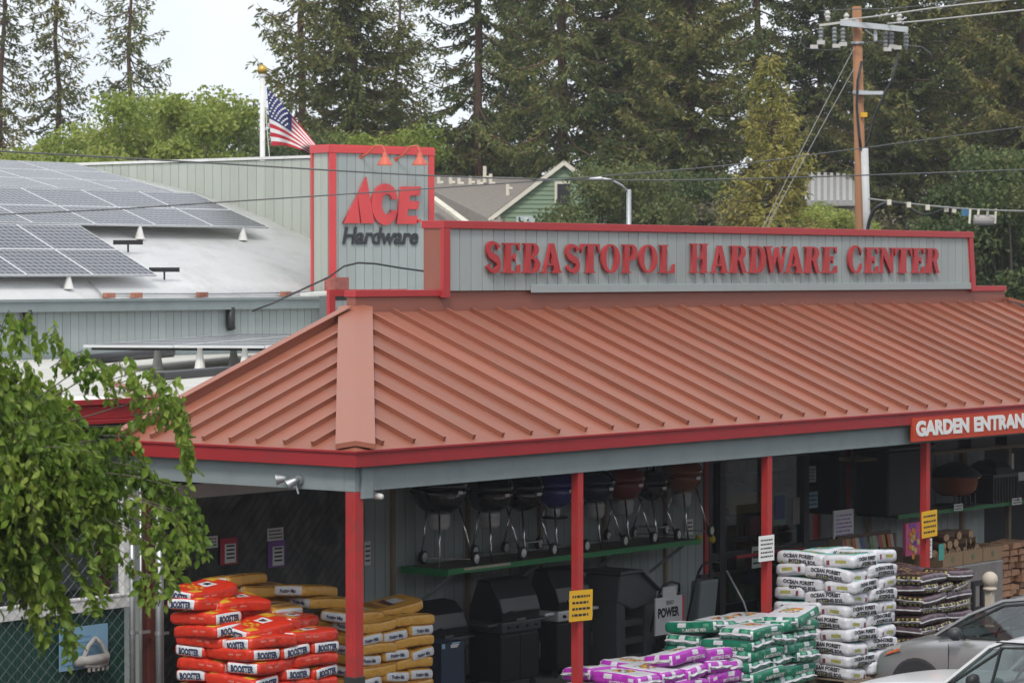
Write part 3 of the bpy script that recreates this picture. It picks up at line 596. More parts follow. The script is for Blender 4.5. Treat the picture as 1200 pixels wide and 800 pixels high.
for bx_, by_, pk, cx_ in ((423,184,(440,171),451), (464,187,(481,172),492)):
    pA = TL(onT(bx_, by_)); pK = TL(onT(pk[0], pk[1], .35)); pC = TL(onT(cx_, 180, .55)); pE = TL(onT(cx_, 197, .55)); zK = TL(onT(cx_-3, 171, .5))
    lm = tpart('gooseneck_lamp', MB().tube([pA, pA*.6+pK*.4+Vector((0,-.03,-.02)), pK, zK, Vector((pC.x, pC.y, pC.z+.05)), pC], .022, 7).lathe([(.05,0),(.05,.03)], pA+Vector((0,.02,0)), (0,-1,0), 10), M['lamp_orange'])
    tpart('shade', MB().lathe([(.04,0),(.05,-.03),(.07,-.1),(.16,-.24),(.165,-.26),(.14,-.255)], (pC.x,pC.y,pC.z+.02), (0,0,1), 14), M['lamp_orange'], lm)
solo('vent_box', MB().box(0,.42,0,.3,0,.28), boxmat('rusty_red', (.32,.1,.08), rough=.8, var=.4, vs=8), 'small rusty red vent box at the foot of the sign tower', 'vent', loc=(0,0,0)).location = onT(393, 341, .5)
solo('eave_flashing', MB().bar(onY(358,345,YB-.6), onY(396,342,YB-.6), .3, .06), M['white'], 'white bent flashing at the foot of the sign tower', 'flashing')
solo('black_cable', MB().tube([onT(506,319,.1), onT(470,314,.3), onT(440,309,.45), onT(420,308,.5), onT(403,312,.6), onT(385,325,.7), onT(350,341,1.2), onT(318,356,1.7), onT(296,364,2.2)], .02, 6), M['black'], 'sagging black cable looping from the sign tower down to the white eave', 'cable', smooth=True)
# ================================================================== FLAG
fp = at(308, 400, 80); fp.z = 0; zt_ = at(308, 88, 80).z
pole = thing('flag_pole', 'white flagpole with golden ball behind the vaulted roof', 'flagpole', fp)
part('pole', MB().tube([fp, (fp.x, fp.y, zt_)], [.09, .065], 12), M['white'], pole, smooth=True)
boxmat('gold', (.55,.36,.08), rough=.3, metal=.6)
part('ball', MB().lathe([(.02,-.14)]+[(.14*math.sin(R(a)), -.14*math.cos(R(a))) for a in range(15, 180, 15)]+[(.01,.14)], (fp.x,fp.y,zt_+.12), (0,0,1), 14), M['gold'], pole, smooth=True)
part('truck', MB().lathe([(.09,-.06),(.09,.02)], (fp.x,fp.y,zt_), (0,0,1), 10), M['white'], pole)
boxmat('flag_red', (.50,.025,.04), rough=.8); boxmat('flag_white', (.72,.72,.72), rough=.8); boxmat('flag_blue', (.035,.04,.16), rough=.8)
def bz(a, b, c, t): return ((1-t)**2*a[0]+2*t*(1-t)*b[0]+t*t*c[0], (1-t)**2*a[1]+2*t*(1-t)*b[1]+t*t*c[1])
def flagp(u, v):
    a = bz((312.5,102),(334,124),(373,173), u); b = bz((318,171),(338,168),(362,180), u)
    sag = v; x_ = a[0]*(1-sag)+b[0]*sag; y_ = a[1]*(1-sag)+b[1]*sag
    return at(x_, y_, 80+.22*math.sin(u*11+v*2.5)*(.2+u)+.25*u)
flag = thing('flag', 'striped flag with starred blue canton hanging slack from the flagpole', 'flag', fp)
def fpatch(name, u0, u1, v0, v1, m, off=0, nu=18, nv=3):
    mb = MB(); V = [flagp(u0+(u1-u0)*i/nu, v0+(v1-v0)*j/nv)-Vector(AX+(0,))*off for j in range(nv+1) for i in range(nu+1)]
    mb.add(V, [(j*(nu+1)+i, j*(nu+1)+i+1, (j+1)*(nu+1)+i+1, (j+1)*(nu+1)+i) for j in range(nv) for i in range(nu)]); return part(name, mb, m, flag, smooth=True)
for i in range(13): fpatch('stripe', .56 if i < 7 else 0, 1, i/13, (i+1)/13, M['flag_red'] if i % 2 == 0 else M['flag_white'])
fpatch('canton', 0, .56, 0, 7/13, M['flag_blue'], nu=12, nv=8)
st = MB()
for r_ in range(7):
    for c_ in range(5 + r_ % 2):
        p_ = flagp(+.03+.5*(c_+.5*(1-r_ % 2)+.2)/6.0, (.5+r_)/7.4*7/13)-Vector(AX+(0,))*.02
        st.lathe([(.03,0),(.012,.004)], p_, (-AX[0],-AX[1],0), 5)
part('stars', st, M['flag_white'], flag, kind='stuff')
solo('halyard', MB().tube([at(311.5,100,79.9), at(312,140,79.9), at(316,186,79.9)], .012, 5), M['white'], 'thin white halyard line beside the flagpole', 'rope')
# ================================================================== HOUSES BEHIND
boxmat('house_green', (.20,.27,.18), rough=.8, var=.06); boxmat('shingle', (.21,.185,.165), rough=.9, var=.18, vs=6, bump=.4, bs=8); boxmat('cream', (.66,.62,.52), rough=.7)
boxmat('house_blue', (.16,.20,.25), rough=.8)
AX3 = Vector((AX[0], AX[1], 0)); RX3 = Vector((RX[0], RX[1], 0)); UP = Vector((0,0,1))
def flatp(px, py, D): return at(px, py, D)
hs = thing('green_house', 'green gabled house with brown shingle roof beyond the sign parapet', 'house', at(640, 330, 96))
pE, pA, pR = at(584, 253, 95), at(661, 193, 95), at(740, 253, 95)
gp = [pE, pA, pR, Vector((pR.x,pR.y,0)), Vector((pE.x,pE.y,0))]
part('gable_wall', MB().prism(gp, AX3*.3), M['house_green'], hs)
lap = MB()
for i in range(34):
    z = pA.z-.12-i*.14
    if z < 5.5: break
    tt = max(0, min(1, (pA.z-z)/(pA.z-pE.z))); a = pA.lerp(pE, tt); b = pA.lerp(pR, tt)
    if z < pE.z: a, b = pE, pR
    lap.add([Vector((a.x,a.y,z))-AX3*.035, Vector((b.x,b.y,z))-AX3*.035, Vector((b.x,b.y,z+.13))-AX3*.008, Vector((a.x,a.y,z+.13))-AX3*.008, Vector((a.x,a.y,z))-AX3*.003, Vector((b.x,b.y,z))-AX3*.003], [(0,1,2,3),(0,4,5,1)])
part('lap_boards', lap, M['house_green'], hs, kind='stuff')
part('rake_board', MB().bar(pE-AX3*.1-RX3*.3-UP*.15, pA-AX3*.1+UP*.05, .12, .2, up=AX3).bar(pA-AX3*.1+UP*.05, pR-AX3*.1, .12, .2, up=AX3), M['cream'], hs)
gr = part('gable_roof', MB().prism([pE-RX3*.3-UP*.1, pA+UP*.08, pA+UP*.08+AX3*9, pE-RX3*.3-UP*.1+AX3*9], (0,0,.08)).prism([pR+RX3*.3-UP*.1, pA+UP*.08, pA+UP*.08+AX3*9, pR+RX3*.3-UP*.1+AX3*9], (0,0,.08)), M['shingle'], hs)
part('corner_board', MB().bar(pE-AX3*.06, Vector((pE.x,pE.y,0))-AX3*.06, .14, .1, up=AX3), M['cream'], hs)
for xa, xb, ya, yb in ((650, 668, 213, 238), (649, 668, 252, 270)):
    wn = part('window', MB().prism([at(xa,ya,94.9), at(xb,ya,94.9), at(xb,yb,94.9), at(xa,yb,94.9)], AX3*.05), M['cream'], hs); part('pane', MB().prism([at(xa+3,ya+2.5,94.85), at(xb,ya+2.5,94.85), at(xb,yb-1,94.85), at(xa+3,yb-1,94.85)], AX3*.03), M['dark'], wn)
part('wing_roof', MB().prism([at(470,205,106), at(612,208,106), at(646,218,104), at(584,262,93.9), at(584,292,93), at(470,292,93)], (0,0,-.15)), M['shingle'], hs)
part('wing_wall', MB().prism([at(470,285,94), at(583,285,95.2), at(583,330,95.2), at(470,330,94)], AX3*.2), M['house_green'], hs)
part('valley_flashing', MB().bar(at(507,232,98.5), at(550,264,93.2), .22, .1, up=(0,0,1)), M['cream'], hs)
for xa, ya, hh in ((514,212,.25),(528,212,.25),(538,213,.22),(551,212,.25),(568,206,.42),(575,213,.36),(561,213,.15),(595,219,.18),(595,230,.2)):
    b0 = at(xa, ya+3, 103.8 if ya < 218 else 101); part('vent_pipe', MB().tube([b0-UP*.15, b0+UP*hh], .065, 7).tube([b0+UP*.03, b0+UP*.03+RX3*.16], .05, 6), M['cream'], hs)
pl = solo('house_plaque', MB().prism([at(605,253,94.6), at(627,253,94.6), at(627,266,94.6), at(605,266,94.6)], AX3*.03), boxmat('plaque_grey', (.42,.47,.48)), 'pale grey plaque with white number seven on the green gable', 'plaque')
me = text_mesh('7', .26, M['paper']); o = link('numeral', me, pl, at(616.5, 259, 94.5)); o.rotation_euler = (R(90), 0, TH-R(90))
mh = thing('metal_roof_house', 'house with striped metal roof half hidden by trees near the utility pole', 'house', at(980, 330, 112))
rp3 = [at(945,238,110), at(1004,238,110), at(1004,207,114), at(945,204,114)]
part('roof', MB().prism(rp3, (0,0,-.1)), boxmat('metal_roof', (.34,.33,.32), rough=.5), mh)
for i in range(9):
    a = rp3[0].lerp(rp3[1], i/8); b = rp3[3].lerp(rp3[2], i/8); part('roof_seam', MB().bar(a+UP*.05, b+UP*.05, .12, .1), M['alu'], mh)
part('wall', MB().prism([at(947,238,110.3), at(1002,238,110.3), at(1002,300,110.3), at(947,300,110.3)], AX3*3), boxmat('tan_wall', (.32,.27,.21)), mh)
bh = thing('blue_house', 'blue-grey house wall showing past the right end of the parapet', 'house', at(1160, 330, 88))
part('wall', MB().prism([at(1100,308,88), at(1215,308,88), at(1215,420,88), at(1100,420,88)], AX3*4), M['house_blue'], bh)
for i in range(10): part('lap_board', MB().prism([at(1100,309+i*4.2,87.96), at(1215,309+i*4.2,87.96), at(1215,312.6+i*4.2,87.92), at(1100,312.6+i*4.2,87.92)], AX3*.02), M['house_blue'], bh)
part('corner_board', MB().prism([at(1180,300,87.8), at(1184,300,87.8), at(1184,370,87.8), at(1180,370,87.8)], AX3*.08), M['cream'], bh)
part('roof', MB().prism([at(1095,309,87.5), at(1220,309,87.5), at(1220,285,93), at(1095,288,93)], (0,0,.1)), M['shingle'], bh)
# ================================================================== UTILITY POLE AND WIRES
boxmat('pole_wood', (.33,.16,.08), rough=.85, var=.25, vs=4, stretch=(1,1,.1)); boxmat('conduit_grey', (.5,.5,.5), rough=.5); boxmat('steel_arm', (.5,.53,.55), rough=.4); boxmat('insulator', (.2,.21,.22), rough=.35); boxmat('wire_grey', (.10,.10,.10), rough=.6); boxmat('bright_wire', (.5,.48,.45), rough=.4); boxmat('guy_steel', (.24,.24,.23), rough=.5)
PD = 78
p0 = at(1015, 400, PD); p0.z = 0; ptop = at(1004, 8, PD)
up_ = thing('utility_pole', 'brown wooden utility pole with grey crossarm and conduit above the parapet', 'utility pole', p0)
part('pole', MB().tube([p0, p0.lerp(ptop, .5), ptop], [.19, .15, .12], 12), M['pole_wood'], up_, smooth=True)
bk = Vector(AX3)*-.16
part('conduit', MB().tube([at(1018,330,PD-.25), at(1013,174,PD-.25)], .1, 10), M['conduit_grey'], up_, smooth=True)
part('crossarm', MB().bar(at(985,27,PD-.2), at(1064,35,PD-.6), .12, .14), M['steel_arm'], up_)
part('crossarm', MB().bar(at(960,30,PD-.2), at(1006,24,PD-.2), .05, .06), M['bright_wire'], up_)
part('bracket', MB().bar(at(1026,28,PD-.3), at(1026,48,PD-.3), .08, .1, up=AX3).bar(at(1014,35,PD-.3), at(1028,45,PD-.3), .03, .03), M['steel_arm'], up_)
for ax_, ay_ in ((962,32),(978,32),(988,33),(1045,38),(1062,38),(1038,38)):
    a = at(ax_, ay_, PD-.3); part('insulator', MB().lathe([(.03,0)]+[(.07 if k % 2 else .045, -.05*k) for k in range(1, 9)]+[(.03,-.45)], a, (0,0,1), 9), M['insulator'], up_)
for ax_, ay_ in ((954,55),(962,50),(980,54),(988,52),(1040,58),(1046,55),(1052,56)):
    a = at(ax_, ay_, PD-.35); part('fuse', MB().obox(a, RX3*.10, AX3*.03, UP*.05), M['bright_wire'], up_)
for ax_, ay_ in ((970,17),(992,20),(1054,20)):
    a = at(ax_, ay_+8, PD-.2); part('pin_insulator', MB().lathe([(.04,0),(.08,.1),(.05,.14),(.08,.2),(.03,.28)], a, (0,0,1), 9), M['bright_wire'], up_)
part('standoff_arm', MB().bar(at(1003,109,PD-.2), at(1035,109,PD-.5), .08, .09), M['steel_arm'], up_)
part('pole_tag', MB().obox(at(1012.5,134.5,PD-.16), RX3*.085, AX3*.02, UP*.06), M['yellow_paper'], up_)
part('riser_cable', MB().tube([at(1010,72,PD-.3), at(1005,95,PD-.3), at(1004,125,PD-.3), at(1007,160,PD-.3), at(1009,176,PD-.3)], .035, 6).tube([at(1052,62,PD-.5), at(1047,90,PD-.5), at(1036,112,PD-.5), at(1024,138,PD-.4), at(1017,165,PD-.3), at(1013,176,PD-.3)], .035, 6), M['black'], up_, smooth=True)
for j_ in (MB().tube([at(940,36,PD), at(938,50,PD), at(945,57,PD), at(965,59,PD), at(985,59,PD)], .015, 5), MB().tube([at(1064,54,PD-.5), at(1080,55,PD-.5), at(1090,62,PD-.5), at(1092,70,PD-.5)], .015, 5), MB().tube([at(988,51,PD), at(1004,52,PD-.3), at(1035,48,PD-.4)], .015, 5)): part('jumper', j_, M['wire_grey'], up_, smooth=True)
part('clamp', MB().lathe([(.2,0),(.2,.08)], at(1008,110,PD), (0,0,1), 12).lathe([(.17,0),(.17,.06)], at(1005,52,PD), (0,0,1), 12), M['metal'], up_)
def wire(name, label, pts, r, m, cat='wire', n=7):
    # smooth through the surveyed points
    P = [at(*p) for p in pts]; Q = []
    for i in range(len(P)-1):
        a, b, c, d = P[max(i-1,0)], P[i], P[i+1], P[min(i+2,len(P)-1)]
        for k in range(n):
            t = k/n; Q.append(.5*((2*b)+(c-a)*t+(2*a-5*b+4*c-d)*t*t+(3*b-a-3*c+d)*t**3))
    Q.append(P[-1]); return solo(name, MB().tube(Q, r, 5), m, label, cat, smooth=True)
wire('power_line', 'dark cable crossing left to right over the vault and the sign tower', [(-60,174,50),(120,184,52),(260,192,53.5),(505,206,57),(700,211,60),(900,209,64),(1280,196,72)], .016, M['wire_grey'])
wire('power_line', 'thin wire rising from the solar roof across the letters to upper right', [(-60,254,50),(120,246,52),(260,237,53.5),(505,221,57),(700,207,60),(860,193,64),(1000,175,68),(1280,138,76)], .013, M['wire_grey'])
wire('power_line', 'upper bright conductor leaving the top of the utility pole to the right', [(985,24,78),(1030,19,77),(1100,9,74),(1180,0,70),(1300,-14,66)], .022, M['bright_wire'])
wire('power_line', 'lower bright conductor leaving the crossarm to the right', [(1040,28,77.5),(1090,24,75),(1200,12,70),(1320,0,66)], .022, M['bright_wire'])
wire('power_line', 'thin grey conductor just above the bright ones at the pole top', [(960,13,78),(1005,11,77.5),(1060,9,75),(1180,-6,70)], .014, M['wire_grey'])
wire('guy_wire', 'upper guy wire slanting from the utility pole down left to the parapet', [(1001,56,77.8),(945,165,77),(885,285,76)], .013, M['guy_steel'])
wire('guy_wire', 'lower guy wire slanting from the utility pole down left to the parapet', [(1001,80,77.8),(948,176,77),(889,285,76)], .013, M['guy_steel'])
wire('telephone_cable', 'low lashed cable with clips running right from the utility pole', [(1018,233,77.5),(1060,238,77),(1120,244,76),(1180,247,75),(1290,249,74)], .024, M['guy_steel'])
wire('telephone_cable', 'black cable drooping from the pole conduit to the lashed cable', [(1016,275,77.4),(1019,258,77.3),(1026,244,77.2),(1040,238,77.2),(1060,239,77)], .05, M['black'])
wire('telephone_cable', 'slack black loop hanging below the lashed cable', [(1062,241,76.9),(1078,250,76.8),(1090,251,76.7),(1105,246,76.4)], .03, M['black'])
for q, (xa, ya) in enumerate(((1042,237),(1065,240),(1087,243),(1109,245),(1118,246))):
    a = at(xa, ya, 76.3); solo('cable_clip', MB().obox(a, RX3*.05, AX3*.06, UP*.07), M['cream'], ['white cable clip nearest the pole conduit', 'second white cable clip from the pole', 'third white cable clip from the pole', 'fourth white cable clip, left of a close pair', 'fifth white cable clip, near the splice box'][q], 'clip', 'clips on the lashed cable')
sx = thing('splice_box', 'grey cable splice box hung below the lashed cable at right', 'splice box', at(1153, 257, 75.5))
part('box', MB().lathe([(.02,-.27),(.13,-.25),(.13,.25),(.02,.27)], at(1153,258,75.5), RX3, 12), boxmat('grey_box', (.36,.34,.33)), sx)
for xa in (1137, 1147, 1158, 1167): part('hanger', MB().bar(at(xa,245,75.4), at(xa-1,262 if xa in (1137,1167) else 252,75.4), .05, .06, up=AX3), M['cream'], sx)
solo('cable_tag', MB().obox(at(1131,249,75.6), RX3*.09, AX3*.02, UP*.09), boxmat('tag_blue', (.05,.16,.28)), 'small blue tag hanging on the lashed cable', 'tag')
ld = at(737, 400, 84); ld.z = 0
lp = thing('street_lamp', 'slim grey street lamp with curved arm above the parapet', 'street lamp', ld)
part('pole', MB().tube([ld, at(737,222,84)], [.09,.07], 10), M['metal'], lp, smooth=True)
part('arm', MB().tube([at(737,226,84), at(728,217,83.9), at(716,211,83.8), at(704,209,83.7)], .035, 7), M['metal'], lp, smooth=True)
part('lamp_head', MB().obox(at(698,209,83.7), RX3*.18, AX3*.09, UP*.045), M['alu'], lp, bevel=.03)
# ================================================================== TREES
def tube_np(pts, rs, n=6):
    V = []; Fq = []; mb = MB().tube(pts, rs, n); return mb
bark = mat('redwood_bark', (.12,.075,.055), .95, .3, 3, bump=.5, bs=10, stretch=(1,1,.15))
grey_bark = mat('grey_bark', (.13,.11,.09), .95, .3, 3, bump=.5, bs=12, stretch=(1,1,.2))
LC = {'dark': leafmat('redwood_needles', [(.04,.066,.026),(.082,.12,.04),(.15,.18,.055),(.24,.22,.075)], .3, vs=.22),
      'brown': leafmat('bronzed_needles', [(.05,.075,.026),(.105,.135,.04),(.19,.195,.055),(.28,.225,.08)], .3, vs=.25),
      'young': leafmat('young_conifer_needles', [(.10,.12,.03),(.21,.21,.045),(.34,.31,.07),(.42,.35,.11)], .35, vs=.4),
      'light': leafmat('spring_leaves', [(.10,.15,.03),(.20,.28,.05),(.32,.39,.075),(.38,.40,.11)], .4, vs=.35),
      'mid': leafmat('green_leaves', [(.035,.06,.024),(.075,.115,.04),(.13,.165,.055),(.19,.2,.075)], .35, vs=.35),
      'grey': leafmat('dry_shrub_leaves', [(.05,.05,.03),(.10,.10,.05),(.17,.15,.08),(.22,.19,.12)], .3, vs=.5)}
def leaf_quads(P, Dv, Ln, Wd, rg):
    """blades: start points P, directions Dv, lengths, widths -> quads"""
    n = len(P); rd = rg.normal(size=(n,3)); sd_ = np.cross(Dv, rd); sd_ /= np.linalg.norm(sd_, axis=1)[:,None]+1e-9
    a = P-sd_*Wd[:,None]*.3; b = P+sd_*Wd[:,None]*.3; m1 = P+Dv*(Ln*.55)[:,None]+sd_*Wd[:,None]*.5; m0 = P+Dv*(Ln*.55)[:,None]-sd_*Wd[:,None]*.5; e = P+Dv*Ln[:,None]
    V = np.stack([P, m1, e, m0], 1).reshape(-1,3); Fq = np.arange(n*4).reshape(n,4); return V, Fq
def conifer(seed, Hh, z0, rad, nb_, droop, lf, dens=1.0, sway=0, blade=.22, wid=.07):
    """returns trunk mesh data and crown mesh"""
    rg = np.random.default_rng(seed); PP, DD, LL, WW = [], [], [], []; limbs = MB()
    trunk = [Vector((rg.normal()*.04*i*sway, rg.normal()*.04*i*sway, Hh*i/10)) for i in range(11)]
    tr_r = [.0085*Hh*(1-.93*i/10)+.02 for i in range(11)]
    for b in range(nb_):
        f = (b+rg.random())/nb_; z = z0+(Hh-z0)*f**.9
        az = b*2.4+rg.normal()*.3; l = rad(f)*(.55+.6*rg.random())
        if l < .25: l = .25
        hd = np.array([math.cos(az), math.sin(az), 0]); t0 = trunk[min(10, int(z/Hh*10))]
        nseg = 7; pts = []; rise = (.25*f-.05)+rg.normal()*.06
        for i in range(nseg+1):
            s_ = i/nseg; zz_ = z+l*(rise*s_-droop*(1-f*.7)*math.sin(s_*2.4)*.55+ .18*s_**3); pts.append(np.array([t0.x, t0.y, 0])+hd*l*s_+np.array([0,0,zz_]))
        limbs.tube([tuple(p) for p in pts[::2]+[pts[-1]]], [max(.012,.012*l+.01)*(1-.8*i/4) for i in range(len(pts[::2])+1)], 4, cap=False)
        ns = max(4, int(l/.16*dens))
        for k in range(ns):
            s_ = .12+.88*(k+rg.random())/ns; q = s_*nseg; i = min(int(q), nseg-1); p = pts[i]*(1-(q-i))+pts[i+1]*(q-i)
            side = 1 if k % 2 else -1; pd = np.array([-hd[1], hd[0], 0])*side
            tl = (.22+.5*l*.25)*(1.15-s_*.7)*(.6+.7*rg.random()); d0 = pd*.75+hd*.6+np.array([0,0,-.25-.3*rg.random()]); d0 /= np.linalg.norm(d0)
            m = max(5, int(tl/.042)); s2 = np.linspace(.05, 1, m)
            base_ = p[None,:]+d0[None,:]*(s2*tl)[:,None]+np.array([0,0,-.22])*(s2**2*tl)[:,None]
            dv = d0[None,:]*.8+rg.normal(size=(m,3))*.55+np.array([0,0,-.2]); dv /= np.linalg.norm(dv, axis=1)[:,None]
            PP.append(base_); DD.append(dv); LL.append(blade*(.6+.8*rg.random(m))); WW.append(wid*(.6+.8*rg.random(m)))
    P = np.concatenate(PP); V, Fq = leaf_quads(P, np.concatenate(DD), np.concatenate(LL), np.concatenate(WW), rg)
    crown = fast_mesh('crown', V, Fq, LC[lf]); lim = limbs.mesh('limbs', bark)
    tm = MB().tube(trunk, tr_r, 9).mesh('trunk', bark, smooth=True)
    return tm, lim, crown
def broadleaf(seed, Hh, z0, rx_, nclump, nleaf, lf, leaf=.2, cr=.28):
    rg = np.random.default_rng(seed); PP = []; limbs = MB(); cz = (Hh+z0)/2
    for c in range(nclump):
        v = rg.normal(size=3); v /= np.linalg.norm(v); r_ = rg.random()**.4
        ctr = np.array([v[0]*rx_*r_, v[1]*rx_*r_, cz+v[2]*(Hh-z0)/2*r_]); rr_ = rx_*cr*(.6+.8*rg.random()); q = rg.normal(size=(nleaf,3)); q /= np.linalg.norm(q, axis=1)[:,None]
        PP.append(ctr+q*(rr_*rg.random((nleaf,1))**.45)*np.array([1,1,.7]))
        a = Vector((0,0,z0*.6)); limbs.tube([a, a.lerp(Vector(ctr), .5)+Vector((0,0,-.2)), Vector(ctr)], [.05*rx_/2, .03*rx_/2, .012], 5, cap=False)
    P = np.concatenate(PP); n = len(P); dv = rg.normal(size=(n,3))+np.array([0,0,-.4]); dv /= np.linalg.norm(dv, axis=1)[:,None]
    V, Fq = leaf_quads(P, dv, leaf*(.6+.8*rg.random(n)), leaf*.6*(.6+.8*rg.random(n)), rg)
    return MB().tube([(0,0,0),(.05,0,z0*.5),(0,.05,z0+.5*(Hh-z0)*.6)], [.07*rx_,.055*rx_,.02*rx_], 8).mesh('trunk', grey_bark), limbs.mesh('limbs', grey_bark), fast_mesh('crown', V, Fq, LC[lf])
def plant(kind, px, D, label, cat, meshes, rot, sc=1.0, group=None, name='tree', zs=1.0):
    b = at(px, 330, D); b.z = 0; t = thing(name, label, cat, b, group); t.rotation_euler = (0,0,rot); t.scale = (sc, sc, sc*zs)
    tr_ = link('trunk', meshes[0], t); lb_ = link('limbs', meshes[1], tr_); lb_['kind'] = 'stuff'; link('crown', meshes[2], t); return t
cone = lambda R_, p=.8: (lambda f: R_*(1-f)**p+.1)
sparse = conifer(3, 20, 9.5, cone(2.7), 80, .75, 'dark', 1.2, .6, .22, .075)
sparse2 = conifer(4, 21, 8, cone(2.1,.6), 100, .8, 'brown', 1.2, .4, .22, .08)
denseA = conifer(5, 26, 3.0, cone(3.9,.55), 260, .55, 'brown', 2.0, .5, .21, .085)
denseB = conifer(6, 27, 2.5, cone(3.9,.55), 260, .5, 'dark', 2.0, .5, .21, .085)
openC = conifer(8, 28, 6, cone(3.6,.4), 135, .7, 'dark', 1.9, .3, .21, .08)
young = conifer(9, 12.0, 1.5, cone(2.7,.8), 200, .25, 'young', 1.6, .5, .2, .07)
bl_light = broadleaf(21, 11.8, 3.0, 3.4, 140, 520, 'light', .17, .24); bl_mid = broadleaf(22, 11.0, 1.8, 3.6, 130, 480, 'mid', .17, .26); bl_grey = broadleaf(23, 8.0, 1.0, 2.8, 80, 420, 'grey', .14)
G1 = 'tall redwoods behind the shop'
TREES = [(152,118,'lone slender redwood with bare sky around it left of the flagpole',sparse,.3,1.0), (72,120,'narrow bronzed redwood beside the left sky gap',sparse2,1.0,1.0), (2,116,'dark redwood cut by the left edge of the picture',sparse2,2.2,1.0),
 (412,112,'bronzed redwood with reddish trunk right behind the flag',denseA,.5,.98), (352,118,'redwood leaning over the flagpole ball',sparse2,3.0,1.22), (562,112,'dark redwood with visible trunk left of the thick bare trunk',openC,1.1,1.0),
 (657,108,'redwood with thick straight bare trunk behind the green gable',openC,4.0,1.05), (725,112,'broad dense redwood left of centre of the big green wall of trees',denseA,2.4,1.0), (808,106,'broad dense bronzed redwood above the word hardware',denseA,4.9,.96), (886,120,'thin dark redwood trunk behind the young yellow-green conifer',openC,5.5,.95),
 (960,118,'dark redwood directly left of the utility pole',denseB,1.6,.95), (1060,114,'bronzed redwood just right of the utility pole',denseA,3.7,.98), (1125,122,'dark redwood between the pole and the right edge',denseB,2.9,1.0), (1195,112,'redwood at the right edge of the picture',denseA,1.3,1.0), (770,128,'farther dark redwood filling the middle of the tree wall',denseB,3.3,1.0), (1010,130,'farther dark redwood directly behind the utility pole',denseB,.9,1.0), (1165,130,'farther dark redwood near the right edge',denseB,5.1,1.0), (610,130,'farther dark redwood between the two bare trunks',denseB,2.0,.8), (468,128,'farther redwood in the pale gap right of the bronzed one',sparse,4.4,.98)]
for px_, D_, lab, ms_, rt, sc in TREES: plant('c', px_, D_, lab, 'redwood', ms_, rt, sc, G1, 'redwood_tree')
plant('y', 914, 88, 'young yellow-green conifer with pointed top left of the utility pole', 'conifer', young, .4, .98, None, 'conifer_tree')
G2 = 'leafy trees behind the vaulted roof'
for px_, D_, lab, ms_, rt, sc in [(95,104,'bright green leafy tree left above the solar roof',bl_light,0,.90),(190,100,'largest bright green leafy tree above the solar roof',bl_light,2.1,1.0),(252,112,'bright green leafy tree just left of the flagpole',bl_light,4.0,1.04),(50,96,'low bright green tree at the left end of the vault',bl_light,5.0,.80),(330,104,'green leafy tree behind the flag',bl_mid,1.0,.95),(440,108,'rounded green tree behind the top of the sign tower',bl_light,1.3,.92),(500,116,'dark green leafy tree right of the sign tower',bl_mid,3.0,1.05),(712,89,'dark green leafy tree covering the right half of the green gable',bl_mid,.6,.80),(780,100,'dark leafy tree behind the street lamp',bl_mid,2.2,.82),(1196,82,'leafy tree at the right edge beside the parapet',bl_mid,4.4,.82),(1130,96,'leafy tree over the blue house',bl_mid,5.4,.68),(580,125,'dark leafy tree above the brown shingle roof',bl_mid,2.7,1.0)]:
    plant('b', px_, D_, lab, 'tree', ms_, rt, sc, G2, 'leafy_tree')
for px_, D_, lab, ms_, rt, sc in [(1065,100,'grey dry shrub right of the pole conduit',bl_grey,0,.92),(850,98,'yellowish shrub under the left guy wires',bl_grey,2,.98),(960,96,'yellowish shrub between the guy wires and the pole',bl_light,3,.66),(740,94,'low dry shrub at the foot of the street lamp',bl_grey,4,.85)]:
    plant('s', px_, D_, lab, 'shrub', ms_, rt, sc, None, 'shrub')
# far wood that closes the horizon
rg = np.random.default_rng(77); PP = []
for i in range(150):
    p_ = at(-500+i*15, 330, 150+rg.random()*22); hh = 7+3.5*rg.random(); n = 420
    q = rg.normal(size=(n,3)); q /= np.linalg.norm(q, axis=1)[:,None]; PP.append(np.array([p_.x,p_.y,hh*.5])+q*(rg.random((n,1))**.4)*np.array([2.6,2.6,hh*.5]))
P = np.concatenate(PP); n = len(P); dv = rg.normal(size=(n,3)); dv /= np.linalg.norm(dv, axis=1)[:,None]
V, Fq = leaf_quads(P, dv, .5+.4*rg.random(n), .3+.2*rg.random(n), rg)
o = link('far_wood', fast_mesh('far_wood', V, Fq, LC['dark'])); o['kind'] = 'stuff'; o['label'] = 'distant dark wood closing the horizon behind the houses'; o['category'] = 'wood'
# ================================================================== STOREFRONT (black aluminium frames and glass)
sf = part('storefront', MB().box(11.73, 15.49, YW-.02, YW+.10, 2.62, 3.24), M['black'], shop)
FXS = [11.73]+[onY(p, 600, YW-.03).x for p in (846, 898, 944, 990)]; FXS[-1] = 15.49
for x_ in FXS: part('mullion', MB().box(x_-.075 if x_ > 11.8 else x_, x_+.075 if x_ < 15.4 else x_, YW-.05, YW+.09, .12, 2.619), M['black'], sf, bevel=.004)
for a_, b_ in zip(FXS[:-1], FXS[1:]):
    [part('rail', MB().box(a_+.076, b_-.076, YW-.04, YW+.08, *q_), M['black'], sf, bevel=.004) for q_ in ((.12, .34), (1.18, 1.28))]
    part('pane', MB().box(a_+.07, b_-.07, YW+.015, YW+.025, .335, 1.185), M['glass'], sf); part('pane', MB().box(a_+.07, b_-.07, YW+.015, YW+.025, 1.275, 2.625), M['glass'], sf)
part('push_bar', MB().tube([(FXS[1]+.25,YW-.1,1.2),(FXS[3]-.15,YW-.1,1.2)], .03, 8), boxmat('bar_red', (.4,.03,.04)), sf)
part('interior_floor', MB().box(4.1, 24.3, YW+.16, 19.7, .06, .11), M['concrete'], shop)
